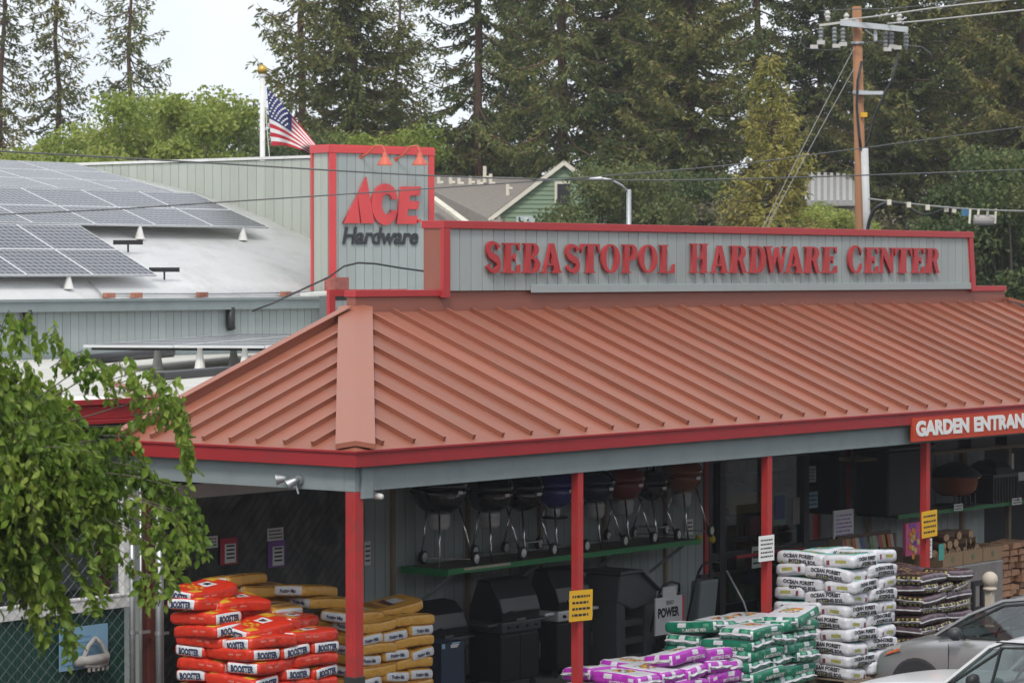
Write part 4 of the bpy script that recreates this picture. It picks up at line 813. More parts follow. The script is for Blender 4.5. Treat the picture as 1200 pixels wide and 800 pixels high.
part('interior_wall', MB().box(4.1, 24.3, 9.0, 9.15, .12, 3.29), boxmat('inside_wall', (.09,.085,.08), rough=.9), shop)
# shop shelves seen through the glass
cols_ = [(.45,.12,.04),(.35,.3,.25),(.08,.1,.25),(.4,.28,.08),(.12,.25,.12),(.5,.45,.4),(.35,.05,.06),(.15,.14,.14)]
gm = [boxmat('goods%d' % i, c, rough=.6) for i, c in enumerate(cols_)]
for k in range(3):
    Yq = 4.6+k*1.25; x0_ = 11.9+k*.7
    sh = thing('shelf_unit', ['nearest dim shelf unit behind the shop glass', 'second dim shelf unit behind the shop glass', 'rearmost dim shelf unit behind the shop glass'][k], 'shelf', (x0_, Yq, .12))
    for z_ in (.3, .8, 1.3, 1.8, 2.3): part('shelf_board', MB().box(x0_, x0_+4.2, Yq, Yq+.4, z_-.03, z_), M['metal'], sh)
    for q in (0, 4.16): part('frame', MB().box(x0_+q, x0_+q+.04, Yq, Yq+.4, .12, 2.4), M['metal'], sh)
    gd = [MB() for _ in gm]
    for z_ in (.3, .8, 1.3, 1.8, 2.3):
        xx = x0_+.08
        while xx < x0_+4.0:
            w_ = .1+.22*random.random(); h_ = .18+.22*random.random(); gd[random.randrange(8)].box(xx, xx+w_, Yq+.04, Yq+.34, z_+.002, z_+h_); xx += w_+.03
    for m_, q in zip(gm, gd):
        if q.v: part('goods', q, m_, sh, kind='stuff')
# papers on the glass (x0,y0,x1,y1 in the photo -> world on the glass plane)
def sheet(name, label, cat, x0, y0, x1, y1, Y, m, lines=0, lm=None, th=.004, head=None, group=None, tilt=0):
    a, b = onY(x0, (y0+y1)/2, Y), onY(x1, (y0+y1)/2, Y); zc = (onY((x0+x1)/2, y0, Y).z, onY((x0+x1)/2, y1, Y).z); w_, h_ = b.x-a.x, zc[0]-zc[1]
    t = thing(name, label, cat, ((a.x+b.x)/2, Y, (zc[0]+zc[1])/2), group); t.rotation_euler = (0, tilt, 0)
    link('sheet', MB().box(-w_/2, w_/2, -th, 0, -h_/2, h_/2).mesh('sheet', m), t)
    if head: link('heading', MB().box(-w_/2+.01, w_/2-.01, -th-.003, -th-.001, h_*.22, h_/2-.01).mesh('heading', head), t)
    if lines:
        mb = MB()
        for i in range(lines):
            zz_ = h_*.34-(i+.5)*h_*.8/lines+(.06*h_ if not head else -.08*h_); hh = h_*.8/lines*.19; x = -w_*.38
            while x < w_*.34:
                l_ = w_*(.05+.1*random.random()); mb.box(x, min(x+l_, w_*.4), -th-.003, -th-.001, zz_-hh, zz_+hh); x += l_+w_*.04
        o = link('print', mb.mesh('print', lm or M['ink']), t); o['kind'] = 'stuff'
    return t
boxmat('pink_sign', (.5,.12,.14)); boxmat('poster_yellow', (.42,.25,.04)); boxmat('poster_green', (.2,.5,.22)); boxmat('pale_blue', (.3,.5,.6)); boxmat('hot_red', (.5,.04,.08)); boxmat('violet', (.25,.1,.4))
sheet('poster', 'mustard yellow poster inside the shop door glass', 'poster', 854, 577, 893, 601, YW+.03, M['poster_yellow'])
sheet('poster', 'salmon red notice low on the shop door glass', 'poster', 879, 605, 896, 626, YW+.03, M['pink_sign'])
sheet('poster', 'green-framed picture poster right of the third post', 'poster', 906, 577, 921, 615, YW+.03, M['poster_green'])
sheet('poster', 'dark picture inside the green frame on the door glass', 'poster', 908, 580, 919.5, 608, YW+.012, gm[2])
sheet('notice', 'white paper at the top of the narrow shop pane', 'notice', 946, 546, 956, 565, YW+.012, M['paper'], 4)
sheet('notice', 'pale blue paper below the white one on the narrow pane', 'notice', 946.5, 576, 958, 595, YW+.012, M['pale_blue'], 3)
sheet('notice', 'grey opening-hours strip on the door glass', 'notice', 929, 583, 937, 614, YW+.012, boxmat('strip_grey', (.3,.29,.28)))
sheet('notice', 'pale sheet at the foot of the door beside the third post', 'notice', 881, 640, 892, 665, YW-.06, boxmat('pale_green_paper', (.5,.58,.52)), 3)
sheet('notice', 'small pink notice high on the wall right of the shop door', 'notice', 998, 521, 1009, 536, YW-.055, boxmat('pale_pink', (.6,.42,.4)), 3, M['hot_red'])
sheet('notice', 'white tag behind the copper kettle grill', 'notice', 803, 608, 812, 626, YW-.06, M['paper'], 3)
# papers on the smoky curtain
sheet('price_card', 'white price card on the smoky curtain, left of the red-edged one', 'price card', 235, 628, 255, 642, YW-.03, M['paper'], 3)
for i, (xa, ya) in enumerate(((258, 630), (314, 633))):
    t = sheet('price_card', ['red-edged price card at the left of the smoky curtain', 'violet-edged price card hanging under a white card'][i], 'price card', xa, ya, xa+20, ya+31, YW-.03, M['violet'] if i else M['hot_red'], 0)
    h = t.children[0].dimensions; w_, h_ = h.x, h.z
    link('face', MB().box(-w_*.25, w_*.40, -.008, -.005, -h_*.44, h_*.28).mesh('face', M['paper']), t)
    mb = MB()
    for k in range(4): mb.box(-w_*.15, w_*.3, -.011, -.009, h_*(.2-.15*k)-h_*.03, h_*(.2-.15*k)+h_*.03)
    o = link('print', mb.mesh('print', M['ink']), t); o['kind'] = 'stuff'
sheet('price_card', 'white price card above the violet-edged card', 'price card', 313, 618, 332, 633, YW-.03, M['paper'], 3)
sheet('notice', 'white strip notice on the grey wall just right of the corner post', 'notice', 427, 634, 434, 662, YW-.03, M['paper'], 4)
# hand-lettered papers on the posts
def postnote(name, label, x0, y0, x1, y1, m, lines, X_, **k): return sheet(name, label, 'notice', x0, y0, x1, y1, -.075, m, lines, **k)
postnote('notice', 'yellow hand-lettered paper on the second porch post', 667, 691, 694, 727, M['yellow_paper'], 4, 0, tilt=.03)
postnote('notice', 'yellow hand-lettered paper on the fourth porch post', 1080, 598, 1098, 629, M['yellow_paper'], 4, 0, tilt=-.03)
postnote('notice', 'white printed card on the third porch post', 889, 627, 907, 657, M['paper'], 5, 0, head=None)
# ================================================================== SHELF WITH KETTLE GRILLS
kz = 1.65
ks = thing('display_shelf', 'long shelf with green edge strip carrying the kettle grills', 'shelf', (4.75, 2.6, kz))
part('shelf_board', MB().box(4.75, 10.35, 2.61, YW-.08, kz-.05, kz), M['shelf_top'], ks)
part('edge_strip', MB().box(4.75, 10.35, 2.585, 2.609, kz-.065, kz+.006), M['green_edge'], ks); part('edge_strip', MB().box(4.735, 4.749, 2.585, YW-.08, kz-.085, kz+.006), M['green_edge'], ks)
for xx in (5.1, 6.9, 8.6, 10.2): part('bracket', MB().bar((xx,2.75,kz-.06), (xx,YW-.08,kz-.5), .03, .04), M['metal'], ks)
part('edge_wear', MB().box(5.05, 6.0, 2.58, 2.584, kz-.03, kz+.002), boxmat('bare_wood', (.45,.4,.32)), ks)
def kettle(X, Y, d, label, m, ash, lh=.52, ang=0, white_wheel=True, tall=1.0):
    t = thing('kettle_grill', label, 'grill', (X, Y, kz), 'kettle grills on the porch shelf'); d *= 1.07; r = d/2; lh *= tall; zb = lh
    bowl = [(.02, zb-r*.02)]+[(r*math.sin(R(a)), zb+r*.95*(1-math.cos(R(a)))) for a in range(14, 86, 9)]+[(r, zb+r*.98)]
    o = link('bowl', MB().lathe(bowl, n=28).mesh('bowl', m, smooth=True), t)
    zt_ = zb+r*.99
    lid = [(r*1.03, zt_+.0), (r*1.035, zt_+.03)]+[(r*1.02*math.cos(R(a)), zt_+.03+r*.62*math.sin(R(a))) for a in range(8, 90, 9)]+[(.01, zt_+.035+r*.62)]
    l_ = link('lid', MB().lathe(lid, n=28).mesh('lid', m, smooth=True), t)
    link('lid_handle', MB().tube([(-.07,0,zt_+r*.6+.02),(-.06,0,zt_+r*.6+.1),(.06,0,zt_+r*.6+.1),(.07,0,zt_+r*.6+.02)], .012, 6).mesh('lid_handle', M['black']), l_)
    link('name_plate', MB().obox((0,-r*1.035,zt_-.05), (.035,0,0), (0,.006,0), (0,0,.018)).mesh('name_plate', M['chrome']), t)
    for sg in (-1, 1): link('side_handle', MB().tube([(sg*r,-.08,zt_-.05),(sg*(r+.06),-.08,zt_-.03),(sg*(r+.06),.08,zt_-.03),(sg*r,.08,zt_-.05)], .012, 6).mesh('side_handle', M['black']), t)
    lg = MB
    feet = [(-r*.85, -.28, .01), (r*.9, -.24, .07), (0, .3, .07)]; tops = [(-r*.5, -r*.5, zb+r*.25), (r*.5, -r*.5, zb+r*.25), (0, r*.6, zb+r*.2)]
    for f_, q in zip(feet, tops): link('leg', MB().tube([q, f_], .012, 8).mesh('leg', M['chrome'], smooth=True), t)
    link('axle', MB().tube([feet[1], feet[2]], .008, 6).mesh('axle', M['chrome']), t)
    for f_ in feet[1:]:
        wh = link('wheel', MB().lathe([(.05,-.018),(.073,-.02),(.078,0),(.073,.02),(.05,.018)], (f_[0]+.02, f_[1]-.02, .078), (.25,-.97,0), 18).mesh('wheel', M['rubber'], smooth=True), t)
        link('rim', MB().lathe([(.028,.019),(.05,.022),(.052,.024),(.03,.026)] if white_wheel else [(.01,.019),(.055,.022),(.05,.026)], (f_[0]+.02, f_[1]-.02, .078), (.25,-.97,0), 18).mesh('rim', M['white'] if white_wheel else M['alu'], smooth=True), wh)
    if ash == 'can':
        link('ash_catcher', MB().lathe([(.0,zb-.17),(.09,zb-.165),(.115,zb-.12),(.12,zb-.02),(.125,zb-.015),(.10,zb+.03)], n=20).mesh('ash_catcher', M['alu'], smooth=True), t)
    elif ash == 'pan':
        link('ash_pan', MB().lathe([(.02,zb-.12),(.15,zb-.12),(.16,zb-.1)], n=20).mesh('ash_pan', M['black']), t); link('damper', MB().lathe([(.06,zb-.1),(.07,zb)], n=14).mesh('damper', M['alu']), t)
    else: link('leg_shelf', MB().box(-r*.6, r*.55, -.2, .12, .17, .18).mesh('leg_shelf', M['metal']), t)
    t.rotation_euler = (0, 0, ang); t.scale = (1.14,)*3; return t
en = lambda n_, c: mat(n_, c, .14, .04, 3, spec=.6, coat=.4)
enb = en('enamel_black', (.012,.012,.013)); enr = en('enamel_crimson', (.20,.012,.012)); enblu = en('enamel_blue', (.035,.045,.22)); ennav = en('enamel_navy', (.022,.026,.06)); enc = en('enamel_copper', (.27,.07,.03))
KX = {515:('largest black kettle grill with grey wheels at the left shelf end', enb, .60, 'can', False), 574:('black kettle grill second from the left on the shelf', enb, .52, 'can', False), 611:('black kettle grill with wire shelf third from the left', enb, .50, 'wire', True), 650:('blue kettle grill just left of the second porch post', enblu, .50, 'pan', True), 697:('navy kettle grill just right of the second porch post', ennav, .46, 'can', True), 731:('crimson kettle grill right of the navy one', enr, .48, 'can', True), 762:('small black kettle grill between the crimson and copper ones', enb, .40, 'wire', True), 799:('copper brown kettle grill at the right shelf end', enc, .47, 'can', True)}
for i, (px_, (lab, m_, d_, ash, ww)) in enumerate(KX.items()): kettle(onY(px_, 640, 3.02).x, 3.02, d_, lab, m_, ash, ang=-.15+.1*random.random(), white_wheel=ww, tall=[1.1,1.02,1.0,1.0,1.0,1.0,.95,1.05][i])
for i, px_ in enumerate((819, 834)):
    p_ = onY(px_, 632, 2.75); solo('trimmer_head', MB().lathe([(.02,0),(.05,.02),(.055,.08),(.03,.12)], (p_.x, 2.75, p_.z-.05), (0,0,1), 10), boxmat('tool_yellow', (.5,.38,.03)), ['left yellow and black tool knob at the right shelf end', 'right yellow tool knob beyond the shelf end'][i], 'tool')
# ================================================================== GRILLS AND MACHINES ON THE FLOOR
def rel(t, name, mb, m, smooth=False, bevel=0, parent=None):
    o = link(name, mb.mesh(name, m, smooth=smooth), parent or t)
    if bevel: q = o.modifiers.new('b', 'BEVEL'); q.width = bevel; q.segments = 2; q.limit_method = 'ANGLE'
    return o
boxmat('grill_black', (.016,.016,.018), rough=.35); boxmat('grill_grey', (.05,.052,.056), rough=.4); boxmat('panel_black', (.009,.009,.01), rough=.6)
def gas_grill(X, Y, W_, Hh, label, lidm, frontm, steel=False):
    t = thing('gas_grill', label, 'grill', (X, Y, .03), 'gas grills under the shelf'); w_ = W_/2; zc = Hh*.62
    rel(t, 'cabinet', MB().box(-w_*.62, w_*.62, -.25, .25, .1, zc-.14), M['panel_black'], bevel=.01)
    for s_ in (-1, 1): rel(t, 'door', MB().box(s_*w_*.31-w_*.30, s_*w_*.31+w_*.30, -.268, -.251, .14, zc-.18), M['grill_black'], bevel=.006)
    rel(t, 'handle', MB().tube([(w_*.56,-.29,.35),(w_*.56,-.31,.37),(w_*.56,-.31,.58),(w_*.56,-.29,.6)], .01, 6), M['chrome'])
    rel(t, 'control_panel', MB().box(-w_*.64, w_*.64, -.30, .26, zc-.135, zc), M['alu'] if steel else frontm, bevel=.015)
    for k in range(4): rel(t, 'knob', MB().lathe([(.022,0),(.02,.035)], (-w_*.45+k*w_*.3,-.301,zc-.07), (0,-1,0), 10), M['black'])
    pr = [(-.28,zc+.002),(-.30,zc+.12),(-.24,zc+.30),(-.10,Hh-.02),(.12,Hh),(.25,zc+.2),(.27,zc+.002)]
    ld_ = rel(t, 'lid', MB().prism([(-w_*.62,a,b) for a, b in pr], (w_*1.24,0,0)), lidm, bevel=.02)
    rel(t, 'lid_handle', MB().tube([(-w_*.4,-.3,zc+.13),(-w_*.4,-.35,zc+.14),(w_*.4,-.35,zc+.14),(w_*.4,-.3,zc+.13)], .012, 6), M['chrome'] if steel else M['grill_grey'], parent=ld_)
    rel(t, 'badge', MB().box(-.12,.06,-.312,-.30,zc+.01,zc+.035), M['chrome'], parent=ld_)
    for s_ in (-1, 1):
        rel(t, 'side_shelf', MB().box(s_*w_*.82-w_*.17, s_*w_*.82+w_*.17, -.24, .22, zc-.05, zc-.01), M['alu'] if steel else frontm, bevel=.01)
        rel(t, 'caster', MB().lathe([(.02,-.015),(.045,-.015),(.045,.015),(.02,.015)], (s_*w_*.55,-.2,.05), (1,.2,0), 12), M['rubber'])
        rel(t, 'caster', MB().lathe([(.02,-.015),(.045,-.015),(.045,.015),(.02,.015)], (s_*w_*.55,.2,.05), (1,.2,0), 12), M['rubber'])
    return t
gx = [onY(p, 760, 2.75).x for p in (488, 551, 622, 627, 692, 700, 762)]
gas_grill(gx[0]+.55, 2.95, 1.15, 1.2, 'squat black gas grill partly behind the yellow bags', M['grill_black'], M['grill_grey'])
gas_grill((gx[1]+gx[2])/2, 2.7, 1.28, 1.42, 'tall black gas grill with rounded grey lid between yellow bags and second post', M['grill_black'], M['grill_grey'])
gas_grill((gx[3]+gx[4])/2+.02, 2.85, 1.2, 1.44, 'black gas grill with steel front shelf behind the second porch post', M['grill_black'], M['grill_grey'], True)
bx = thing('grill_carton', 'dark blue printed carton standing beside the yellow bags', 'carton', (0,0,0))
a_, b_ = onY(517, 770, 2.35), onY(544, 770, 2.35)
part('carton', MB().box(a_.x, b_.x, 2.35, 2.7, .12, onY(530, 752, 2.35).z), boxmat('carton_blue', (.03,.045,.08)), bx)
for k, (u0, u1, v0, v1) in enumerate(((.45,.8,.68,.95),(.4,.75,.38,.62),(.4,.7,.08,.32),(.02,.15,.1,.9))):
    zA, zB = .7, onY(530, 752, 2.35).z; ww = b_.x-a_.x; part('picture', MB().box(a_.x+ww*u0, a_.x+ww*u1, 2.342, 2.347, zA+(zB-zA)*v0, zA+(zB-zA)*v1), M['pale_blue'] if k in (0, 3) else M['paper'], bx)
# charcoal plastic cart
ct = thing('plastic_cart', 'charcoal grey moulded plastic cart with sloping hopper under the shelf', 'cart', ((gx[5]+gx[6])/2-.05, 2.7, .03)); cw_ = .56
boxmat('resin_grey', (.075,.078,.082), rough=.5)
rel(ct, 'hopper', MB().prism([(-cw_,-.3,.92),(-cw_*.9,-.3,1.30),(-.05,-.3,1.30),(cw_*.62,-.3,1.02),(cw_*.62,-.3,.86),(-cw_*.4,-.3,.80)], (0,.6,0)), M['resin_grey'], bevel=.03)
rel(ct, 'rim', MB().bar((-cw_*1.02,-.02,1.32), (-.05,-.02,1.32), .66, .05).bar((-.05,-.02,1.31), (cw_*.68,-.02,1.02), .66, .04), M['grill_grey'], bevel=.015)
rel(ct, 'rear_leg', MB().prism([(-cw_,-.28,0),(-cw_*.98,-.28,.95),(-cw_*.66,-.28,.85),(-cw_*.62,-.28,0)], (0,.56,0)), M['resin_grey'], bevel=.02)
rel(ct, 'front_leg', MB().prism([(cw_*.12,-.28,0),(cw_*.14,-.28,.86),(cw_*.62,-.28,.87),(cw_*.95,-.28,0)], (0,.56,0)), M['resin_grey'], bevel=.02)
for z_ in (.18, .42, .66): rel(ct, 'shelf', MB().box(-cw_*.62, cw_*.14, -.25, .25, z_-.09, z_), M['resin_grey'], bevel=.01)
# mowers
def mower(X, Y, s, label, grey=False):
    t = thing('lawn_mower', label, 'mower', (X, Y, .03), 'mowers by the shop door')
    rel(t, 'deck', MB().lathe([(.05,.26*s),(.22*s,.25*s),(.27*s,.16*s),(.28*s,.08*s),(.24*s,.07*s)], n=18), M['grill_black'], True); rel(t, 'motor', MB().lathe([(.14*s,.25*s),(.15*s,.36*s),(.09*s,.42*s),(.01,.42*s)], n=14), M['grill_grey'], True)
    for a_, b_ in ((-1,-1),(1,-1),(-1,1),(1,1)): rel(t, 'wheel', MB().lathe([(.02,-.03),(.09,-.03),(.1,0),(.09,.03),(.02,.03)], (a_*.25*s,b_*.28*s,.1), (1,0,0), 14), M['rubber'], True)
    for sg in (-1, 1): rel(t, 'handle_bar', MB().tube([(sg*.23*s,.2*s,.2*s),(sg*.25*s,.05*s,.75*s),(sg*.24*s,-.02*s,1.0*s)], .016, 7), M['black'], True)
    rel(t, 'grip', MB().tube([(-.24*s,-.02*s,1.0*s),(-.19*s,-.05*s,1.10*s),(0,-.06*s,1.14*s),(.19*s,-.05*s,1.10*s),(.24*s,-.02*s,1.0*s)], .018, 7), M['black'], True)
    rel(t, 'switch_box', MB().box(-.22*s,.22*s,-.05*s,.0,.93*s,.98*s).box(-.05,.05,-.07*s,-.0501*s,.93*s,1.02*s), M['grill_black'])
    if grey:
        rel(t, 'grass_bag', MB().prism([(-.2*s,.02,.35*s),(.2*s,.02,.35*s),(.2*s,-.05,.9*s),(-.2*s,-.05,.9*s)], (0,.18,0)), boxmat('bag_grey', (.22,.25,.26)), bevel=.03)
        rel(t, 'handle_bar', MB().tube([(.3*s,-.1,1.0*s),(.42*s,-.3,.6*s),(.5*s,-.4,.25*s)], .014, 6), M['alu'], True)
    else: rel(t, 'lever', MB().obox((0,-.07*s,1.0*s), (.025,0,0), (0,.02,0), (0,0,.03)), boxmat('lime', (.2,.45,.05)))
    return t
mw = mower(onY(783, 700, 2.3).x, 2.3, 1.0, 'lawn mower with black loop handle and small lime lever')
mower(onY(829, 700, 2.75).x, 2.75, 1.12, 'lawn mower with grey grass bag beside the shop door', True)
ps = thing('mower_sign', 'white display board reading POWER in front of the lawn mower', 'sign', (onY(784, 705, 1.95).x, 1.95, onY(784, 712, 1.95).z))
rel(ps, 'board', MB().box(-.31, .31, 0, .02, -.35, .155), boxmat('board_white', (.55,.55,.55))); rel(ps, 'header', MB().box(-.13, .18, .002, .022, .156, .29), M['board_white']); rel(ps, 'red_edge', MB().box(.311, .36, .0, .02, -.35, .14), M['hot_red'])
me = text_mesh('POWER', .17, M['ink'], 0, .008, 0, sx=.82); o = link('lettering', me, ps, (-.02, -.004, -.06)); o.rotation_euler = (R(90), 0, 0); o['kind'] = 'stuff'
me = text_mesh('EGO', .07, boxmat('soft_ink', (.15,.15,.16)), 0, .003, 0, sx=1.2); o = link('lettering', me, ps, (.02, -.004, .075)); o.rotation_euler = (R(90), 0, 0); o['kind'] = 'stuff'
# ================================================================== BAGGED SOIL
AQ, BQ, CQ = 10.0, 10.0, 3.8
def bag_kind(L, W_, T, bend):
    def warp(P):
        P = np.array(P, float); x, y = P[:,0], P[:,1]
        P[:,2] += bend*((2*x/L)**2)*.5+bend*.4*np.sin(3.1*y/W_+x*2)
        return P
    return warp
def wr(P, seed, amp):
    x, y, z = P[:,0], P[:,1], P[:,2]
    return amp*(np.sin(31*x+17*y+seed)+np.sin(23*y-41*x+9*z+2*seed)+.7*np.sin(67*x+53*y+31*z+seed*3))
def bag_mesh(name, L, W_, T, bend, seed, paint, mats, fin, fin_mat):
    nx, ny, nz = 18, 12, 8; V = {}; vs = []; Fs = []; idx = {}
    def vid(i, j, k):
        if (i,j,k) not in idx: idx[(i,j,k)] = len(vs); vs.append((2*i/nx-1, 2*j/ny-1, 2*k/nz-1))
        return idx[(i,j,k)]
    ax_ = []
    for i in range(nx):
        for j in range(ny):
            Fs.append((vid(i,j,0),vid(i,j+1,0),vid(i+1,j+1,0),vid(i+1,j,0))); ax_.append('-z'); Fs.append((vid(i,j,nz),vid(i+1,j,nz),vid(i+1,j+1,nz),vid(i,j+1,nz))); ax_.append('+z')
        for k in range(nz):
            Fs.append((vid(i,0,k),vid(i+1,0,k),vid(i+1,0,k+1),vid(i,0,k+1))); ax_.append('-y'); Fs.append((vid(i,ny,k),vid(i,ny,k+1),vid(i+1,ny,k+1),vid(i+1,ny,k))); ax_.append('+y')
    for j in range(ny):
        for k in range(nz):
            Fs.append((vid(0,j,k),vid(0,j,k+1),vid(0,j+1,k+1),vid(0,j+1,k))); ax_.append('-x'); Fs.append((vid(nx,j,k),vid(nx,j+1,k),vid(nx,j+1,k+1),vid(nx,j,k+1))); ax_.append('+x')
    P = np.array(vs); s_ = (np.abs(P[:,0])**AQ+np.abs(P[:,1])**BQ+np.abs(P[:,2])**CQ); lo = np.full(len(P), .3); hi = np.full(len(P), 1.2)
    for _ in range(30):
        m = (lo+hi)/2; f = (np.abs(P[:,0]*m)**AQ+np.abs(P[:,1]*m)**BQ+np.abs(P[:,2]*m)**CQ) < 1; lo = np.where(f, m, lo); hi = np.where(f, hi, m)
    Q = P*lo[:,None]; U = Q.copy(); Q = Q*np.array([L/2, W_/2, T/2]); nrm = Q/np.linalg.norm(Q, axis=1)[:,None]; Q = Q+nrm*wr(Q, seed, .0036)[:,None]
    Q = bag_kind(L, W_, T, bend)(Q); mi = []
    for f, a in zip(Fs, ax_): c = U[list(f)].mean(0); mi.append(paint(a, c[0], c[1], c[2], seed))
    mb = MB(); mb.add(Q, Fs); mb.m = mi
    if fin:
        for sg in (-1, 1):
            n = 8; pts = []
            for i in range(n+1):
                y = (-.46+.92*i/n)*W_; zz = .008*math.sin(i*1.7+seed+sg); e = L*(.5+.028)
                pts.append((sg*L*.47, y, -.008)); pts.append((sg*e, y*.97, zz-.004)); pts.append((sg*e, y*.97, zz+.004)); pts.append((sg*L*.47, y, .008))
            Pz = bag_kind(L, W_, T, bend)(pts); fs = []
            for i in range(n):
                for k in range(3): fs.append((i*4+k, i*4+k+1, i*4+4+k+1, i*4+4+k))
            mb.add(Pz, fs, fin_mat)
    me = mb.mesh(name, mats, smooth=True); return me
def bag_print(txts, L, W_, T, bend, seed, m):
    """txts: list of (text, face, u, v, size, sx) mapped on the bag skin"""
    mb = MB()
    for txt, face, u, v, size, sx, bold in txts:
        tm = text_mesh(txt, size, m, 0, bold, 0, sx=sx, res=2); a = np.empty(len(tm.vertices)*3, np.float32); tm.vertices.foreach_get('co', a); a = a.reshape(-1,3)
        fs = [tuple(p.vertices) for p in tm.polygons]; bpy.data.meshes.remove(tm)
        for sg in ((-1, 1) if face in 'xy' else (1,)):
            t, h = a[:,0]+u, a[:,1]+v
            if face == 'y':
                x = t*(-sg); z = h; y = sg*W_/2*np.maximum(0, 1-np.abs(2*x/L)**AQ-np.abs(2*z/T)**CQ)**(1/BQ); P = np.stack([x, y, z], 1); off = np.array([0, sg*.005, 0])
            else:
                y = t*sg; z = h; x = sg*L/2*np.maximum(0, 1-np.abs(2*y/W_)**BQ-np.abs(2*z/T)**CQ)**(1/AQ); P = np.stack([x, y, z], 1); off = np.array([sg*.005, 0, 0])
            P = P+P/np.linalg.norm(P, axis=1)[:,None]*wr(P, seed, .0036)[:,None]+off
            P = bag_kind(L, W_, T, bend)(P); mb.add(P, fs)
    return mb.mesh('print', m)
pl_ = lambda n_, c, **k: mat(n_, c, .30, .07, 6, spec=.5, bump=1.0, bs=12, **k)
B = {'red': pl_('bag_red', (.60,.035,.014)), 'redd': pl_('bag_red_dark', (.36,.02,.012)), 'lab': pl_('bag_label_white', (.66,.68,.70)), 'ylw': pl_('bag_flower_yellow', (.60,.36,.03)), 'gold': pl_('bag_gold', (.66,.35,.06)), 'goldd': pl_('bag_gold_dark', (.36,.16,.03)), 'wht': pl_('bag_white', (.60,.60,.64)), 'teal': pl_('bag_teal', (.10,.50,.46)),
     'maroon': pl_('bag_maroon', (.22,.05,.06)), 'olive': pl_('bag_olive', (.36,.34,.10)), 'grn': pl_('bag_green', (.012,.17,.10)), 'grnl': pl_('bag_green_pale', (.10,.30,.20)), 'pur': pl_('bag_purple', (.40,.035,.42)), 'orng': pl_('bag_orange', (.6,.17,.03)), 'rosy': pl_('bag_rosy', (.62,.20,.16)), 'brn': pl_('bag_brown', (.045,.024,.026)), 'mud': pl_('bag_mauve', (.12,.08,.10)), 'blk': pl_('bag_black', (.02,.02,.03))}
BM = list(B.values()); BI = {k: i for i, k in enumerate(B)}
def p_red(a, x, y, z, s):
    if a[1] == 'x': return BI['lab'] if abs(y) < .80 and abs(z) < .62 else BI['red']
    if a == '+z':
        if abs(x-.25) < .22 and abs(y) < .35: return BI['lab'] if abs(y) > .12 or abs(x-.25) > .1 else BI['blk']
        if x > .55 and y > .2 or x < -.55 and abs(y) > .5: return BI['ylw']
        if -.5 < x < -.15 and abs(y) < .5 and (int(x*9+y*7) % 2): return BI['ylw']
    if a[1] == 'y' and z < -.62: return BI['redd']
    if a[1] == 'y' and -.62 < x < -.05 and 0 < z < .35 and int((x+1)*9) % 3: return BI['rosy']
    return BI['red']
def p_gold(a, x, y, z, s):
    if a[1] == 'x': return BI['lab'] if abs(y) < .82 and abs(z) < .66 else BI['gold']
    if a == '+z':
        if abs(x-.2) < .2 and abs(y) < .4: return BI['lab']
        if -.35 < x < -.05 and abs(y) < .45: return BI['blk'] if int(x*11+y*5) % 2 else BI['maroon']
        if x < -.6 and abs(y) < .6: return BI['goldd']
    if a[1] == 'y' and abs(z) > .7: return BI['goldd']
    return BI['gold']
def p_white(a, x, y, z, s):
    if a == '+z':
        if abs(x) < .78 and abs(y) < .80:
            if abs(x) < .52 and abs(y) < .52: return [BI['olive'], BI['ylw'], BI['grnl'], BI['maroon'], BI['orng'], BI['blk']][int(abs(x*7.3+y*11.9+s*3)*3.7+x*5) % 6]
            return BI['teal']
        return BI['wht']
    if a[1] == 'x' and -.55 < z < .2:
        k = int((y+1)*6)
        if k in (3, 4, 5, 6): return BI['olive'] if z > -.2 else BI['wht']
        if k == 9: return BI['maroon']
    if a[1] == 'y' and z < -.5 and -.8 < x < .3 and int(x*9) % 3 == 0: return BI['olive']
    return BI['wht']
def p_green(a, x, y, z, s, c='grn'):
    if a == '+z':
        if abs(y) > .86: return BI[c]
        if abs(x-.1) < .3 and abs(y) < .5: return BI[['orng','ylw','maroon','wht','grnl'][int(abs(x*9.1+y*6.3+s)*4) % 5]]
        return BI['wht']
    if a[1] == 'x':
        if abs(z) < .16 or abs(y) > .86: return BI['wht']
        if z > .2 and abs(y) < .2: return BI['wht']
        return BI[c] if int(y*5) % 2 else BI['grnl' if c == 'grn' else c]
    if a[1] == 'y':
        if .1 < x < .42 and .0 < z < .7: return BI['wht']
        if -.75 < x < -.6 and .1 < z < .6: return BI['grnl' if c == 'grn' else 'wht']
        if abs(x) > .93: return BI['wht']
        return BI[c]
    return BI[c]
def p_purple(a, x, y, z, s): return p_green(a, x, y, z, s, 'pur')
def p_brown(a, x, y, z, s):
    if a[1] == 'x':
        if abs(z) < .14: return BI['lab']
        return BI['olive'] if (abs(y) < .85 and int((y+2)*9) % 3 and abs(z) < .75) else BI['brn']
    if a[1] == 'y':
        if -.32 < z < .10: return BI['lab']
        return BI['mud'] if z > .1 else BI['brn']
    if a == '+z' and abs(x) < .7 and abs(y) < .6: return [BI['mud'], BI['maroon'], BI['brn'], BI['mud'], BI['olive']][int(abs(x*6+y*8+s)*3) % 5]
    return BI['brn']
navy = mat('navy_print', (.03,.04,.10), .5); wprint = mat('white_print', (.62,.62,.6), .5); blkp = mat('black_print', (.02,.02,.025), .5)
KINDS = {}
def defkind(key, L, W_, T, paint, txts, tm, fin, fm):
    KINDS[key] = (L, W_, T, [])
    for v in range(4):
        bend = (-.036, .018, -.02, .034)[v]; me = bag_mesh('bag_'+key, L, W_, T, bend, v*1.7+.3, paint, BM, fin, BI[fm])
        KINDS[key][3].append((me, bag_print(txts, L, W_, T, bend, v*1.7+.3, tm)))
